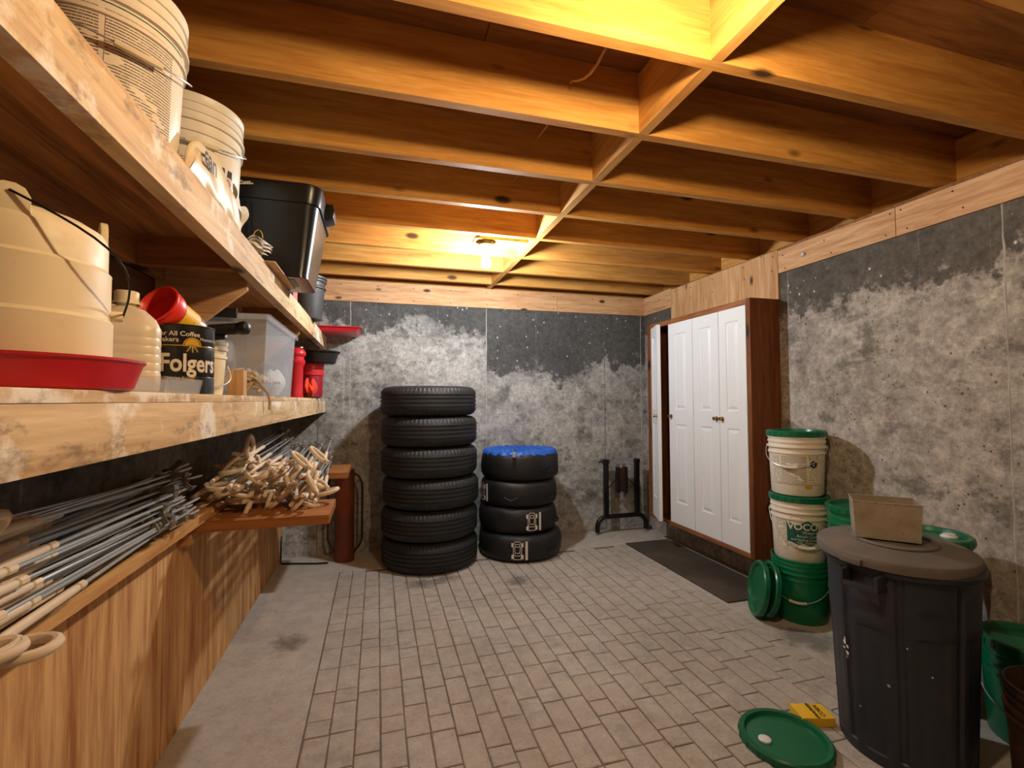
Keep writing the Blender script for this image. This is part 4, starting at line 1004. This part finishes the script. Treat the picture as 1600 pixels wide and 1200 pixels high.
# ------------------------------------------------------------------ things on the upper shelf
thA = math.atan2(-1.22, .57); thB = math.atan2(-1.73, .575)
t, rf = pail('large white pail with dense brown print on the upper shelf', (-.578, 1.215, ZU), 'white_plastic', None, th=thA+.35, drop=.10, group='pails on the upper shelf', grip='jugplastic')
patch_on('text_label', t, 'fineprint', .11, .04, .25, thA-.46, rf); patch_on('text_label', t, 'fineprint', .13, .04, .25, thA+.46, rf)
V, Fc = ribbons([[(-.14+.02*i, 0) for i in range(15)]], .002); print_on('green_line', t, 'greenink', V, Fc, thA+.2, .262, rf)
t, rf = pail('white pail with boxed black text beside the black tote on the upper shelf', (-.583, 1.715, ZU), 'white_plastic', None, h=.395, th=thB+.2, drop=.08, group='pails on the upper shelf', grip='jugplastic')
patch_on('text_label', t, 'fineprint2', .14, .08, .20, thB-.05, rf)
V, Fc = ribbons([[(-.09, -.06), (.08, -.06), (.085, -.05), (.085, .06), (.08, .066), (-.09, .066)]], .0018); print_on('red_border', t, 'redink', V, Fc, thB-.02, .14, rf)
patch_on('warning_panel', t, 'fineprint2', .04, .09, .18, thB+.78, rf)
V = [Vector(p) for p in ((-.02, 0, 0), (.02, 0, 0), (.02, .025, 0), (-.02, .025, 0))]; print_on('warning_band', t, 'ink', V, [(0, 1, 2, 3)], thB+.78, .178, rf, .0012)
V, Fc = ribbons([[(.013*math.cos(x), .013*math.sin(x)) for x in [2*PI*i/14 for i in range(15)]], [(-.009, .009), (.009, -.009)]], .003); print_on('warning_sign', t, 'redink', V, Fc, thB+.78, .158, rf, .0014)
# plastic bag with lettering, leaning at the front edge
t = thing('plastic_bag', 'cream plastic bag with black lettering slumped between pails and shelf edge', 'bag', (-.424, 1.425, ZU), 0)
def bagf(u, v):
    a = 2*PI*u; e = math.sin(PI*min(1, max(0, v)))+1e-6
    h = (.150*e**.45)*(1-.42*v)*(1+.05*math.sin(17*v)); w1 = .006+.0115*e**.4
    cz, sz = math.cos(a), math.sin(a)
    return (w1*(abs(cz)**.7)*(1 if cz > 0 else -1)*(1+.10*math.sin(5*a+14*v))+.0012*math.sin(31*v+3*a), -.20+.42*v+.006*math.sin(3*a), .002+h*.5*(1+(abs(sz)**.8)*(1 if sz > 0 else -1))*(1+.03*math.sin(23*v+4*a)))
MB().grid(bagf, 40, 40, True).build('sack', 'bag', t, smooth=True, angle=80)
V, Fc = text_verts('can', .068, .0012)
o = MB().add(V, Fc).build('lettering', 'ink', t, fix=False); o.matrix_local = Matrix.Translation((.0215, -.105, .052)) @ Matrix(((0, 0, 1, 0), (1, 0, 0, 0), (0, 1, 0, 0), (0, 0, 0, 1)))
MB().grid(lambda u, v: (.004+.012*math.sin(u*5+v*3), .15+.13*u, .07-.035*u+.06*v*(1-.2*u)*(1+.25*math.sin(u*9))), 12, 6).build('torn_flap', 'paper', t, smooth=True)
for k in range(4):
    o = MB().grid(lambda u, v: (.055*(v-.5)+.012*math.sin(u*7+k)+.004*k, .13*u, .012*k+.003+.018*math.sin(PI*v)*(1+.5*math.sin(u*6+k*2))+.01*u), 14, 6).build('paper_sheet', 'paper', None, smooth=True)
    o.location = (-.428, 1.79+.012*k, ZU+.002); tag(o, 'crumpled white paper sheet in the pile between bag and black tote', 'paper', 'crumpled papers on the shelf edge')
tag(MB().tube([(-.44+.02*math.cos(a), 1.955+.006*a, ZU+.09+.04*math.sin(a)-.004*a) for a in [i*.5 for i in range(20)]], .0016, 6).build('yellow_twine', 'yellow', smooth=True), 'loop of thin yellow twine beside the black tote', 'twine')
o = boxo('cardboard_sheet', -.66, -.375, 1.945, 2.40, ZU, ZU+.004, 'ply_y'); tag(o, 'thin brown board sticking out under the black tote', 'board')
t = thing('black_tote', 'large black lidded storage tote overhanging the upper shelf', 'tote', (-.50, 2.24, ZU+.0045))
def rrect(x0, x1, y0, y1, r, n=6):
    pts = []
    for cx, cy, a in ((x1-r, y1-r, 0), (x0+r, y1-r, PI/2), (x0+r, y0+r, PI), (x1-r, y0+r, 1.5*PI)):
        pts += [(cx+r*math.cos(a+PI/2*i/n), cy+r*math.sin(a+PI/2*i/n)) for i in range(n+1)]
    return pts
def loft(levels):
    m = MB(); n = None
    for (rect, r, z) in levels:
        p = rrect(*rect, r); n = len(p); m.v += [(x, y, z) for x, y in p]
    for j in range(len(levels)-1): m.f += [(j*n+k, j*n+(k+1) % n, (j+1)*n+(k+1) % n, (j+1)*n+k) for k in range(n)]
    m.f += [tuple(reversed(range(n))), tuple((len(levels)-1)*n+k for k in range(n))]; return m
TB = (-.20, .205, -.055, .25); TT = (-.228, .262, -.135, .33)
def lerp4(a, b, u): return tuple(p+(q-p)*u for p, q in zip(a, b))
loft([(lerp4(TB, TT, 0.0), .03, 0), (lerp4(TB, TT, .03), .045, .012), (lerp4(TB, TT, .80), .055, .30), (lerp4(TB, TT, .82), .055, .305)]).build('tub', 'blacktote', t, smooth=True, angle=35)
g = lambda q, e: (q[0]-e, q[1]+e, q[2]-e, q[3]+e)
loft([(g(lerp4(TB, TT, .82), .008), .06, .300), (g(lerp4(TB, TT, .95), .010), .06, .36), (g(lerp4(TB, TT, .98), .008), .06, .375), (g(TT, -.01), .05, .384), (g(TT, -.04), .04, .386)]).build('lid', 'blacktote', t, smooth=True, angle=35)
hh = MB().prism([(.255, .30), (.30, .315), (.305, .345), (.30, .375), (.255, .375)], 'xz', .05, .16).build('latch', 'blacktote', t, bevel=.006)
for x in (-.02, .0): 
    m = MB().tube([(x, -.059, .02), (x-.004, -.117, .285)], .004, 6).build('side_rib', 'blacktote', t, smooth=True)
MB().box(.03, .15, -.02, .12, -.0015, .0).build('base_recess', 'blackplastic', t)
V, Fc = ribbons([[(-.05, 0), (-.03, .004)], [(-.022, .0), (.0, .004)], [(-.045, -.008), (.01, -.002)]], .006)
o = MB().add(V, Fc).build('scuff', 'offwhite', t, fix=False); o.matrix_local = Matrix.Translation((.0, -.145, .352)) @ Matrix.Rotation(PI/2, 4, 'X')
o = boxo('foam_block', -.56, -.425, 2.66, 2.80, ZU, ZU+.075, 'pink', None, .004); tag(o, 'pink foam block between black tote and grey bucket', 'foam')
t = thing('grey_bucket', 'dirty dark grey bucket with ringed rim near the shelf end', 'bucket', (-.45, 3.28, ZU))
MB().lathe([(0, .004), (.092, .004), (.098, 0), (.1, .006), (.114, .19), (.123, .195), (.124, .205), (.116, .212), (.117, .235), (.126, .24), (.127, .25), (.122, .256), (.112, .252), (.096, .012), (0, .01)], 44).build('tub', 'greybucket', t, smooth=True, angle=35)
MB().lathe([(.123, .256), (.129, .258), (.129, .27), (.12, .276), (0, .27)], 44).build('lid', 'greybucket', t, smooth=True, angle=35)
t = thing('red_tray', 'shallow red plastic tray jutting from the upper shelf at the back wall', 'tray', (-.36, 3.93, ZU))
tote_shell(t, 'dish', 'red', (-.24, .20, -.16, .17), (-.26, .235, -.18, .185), .036, .003, .006, .006)
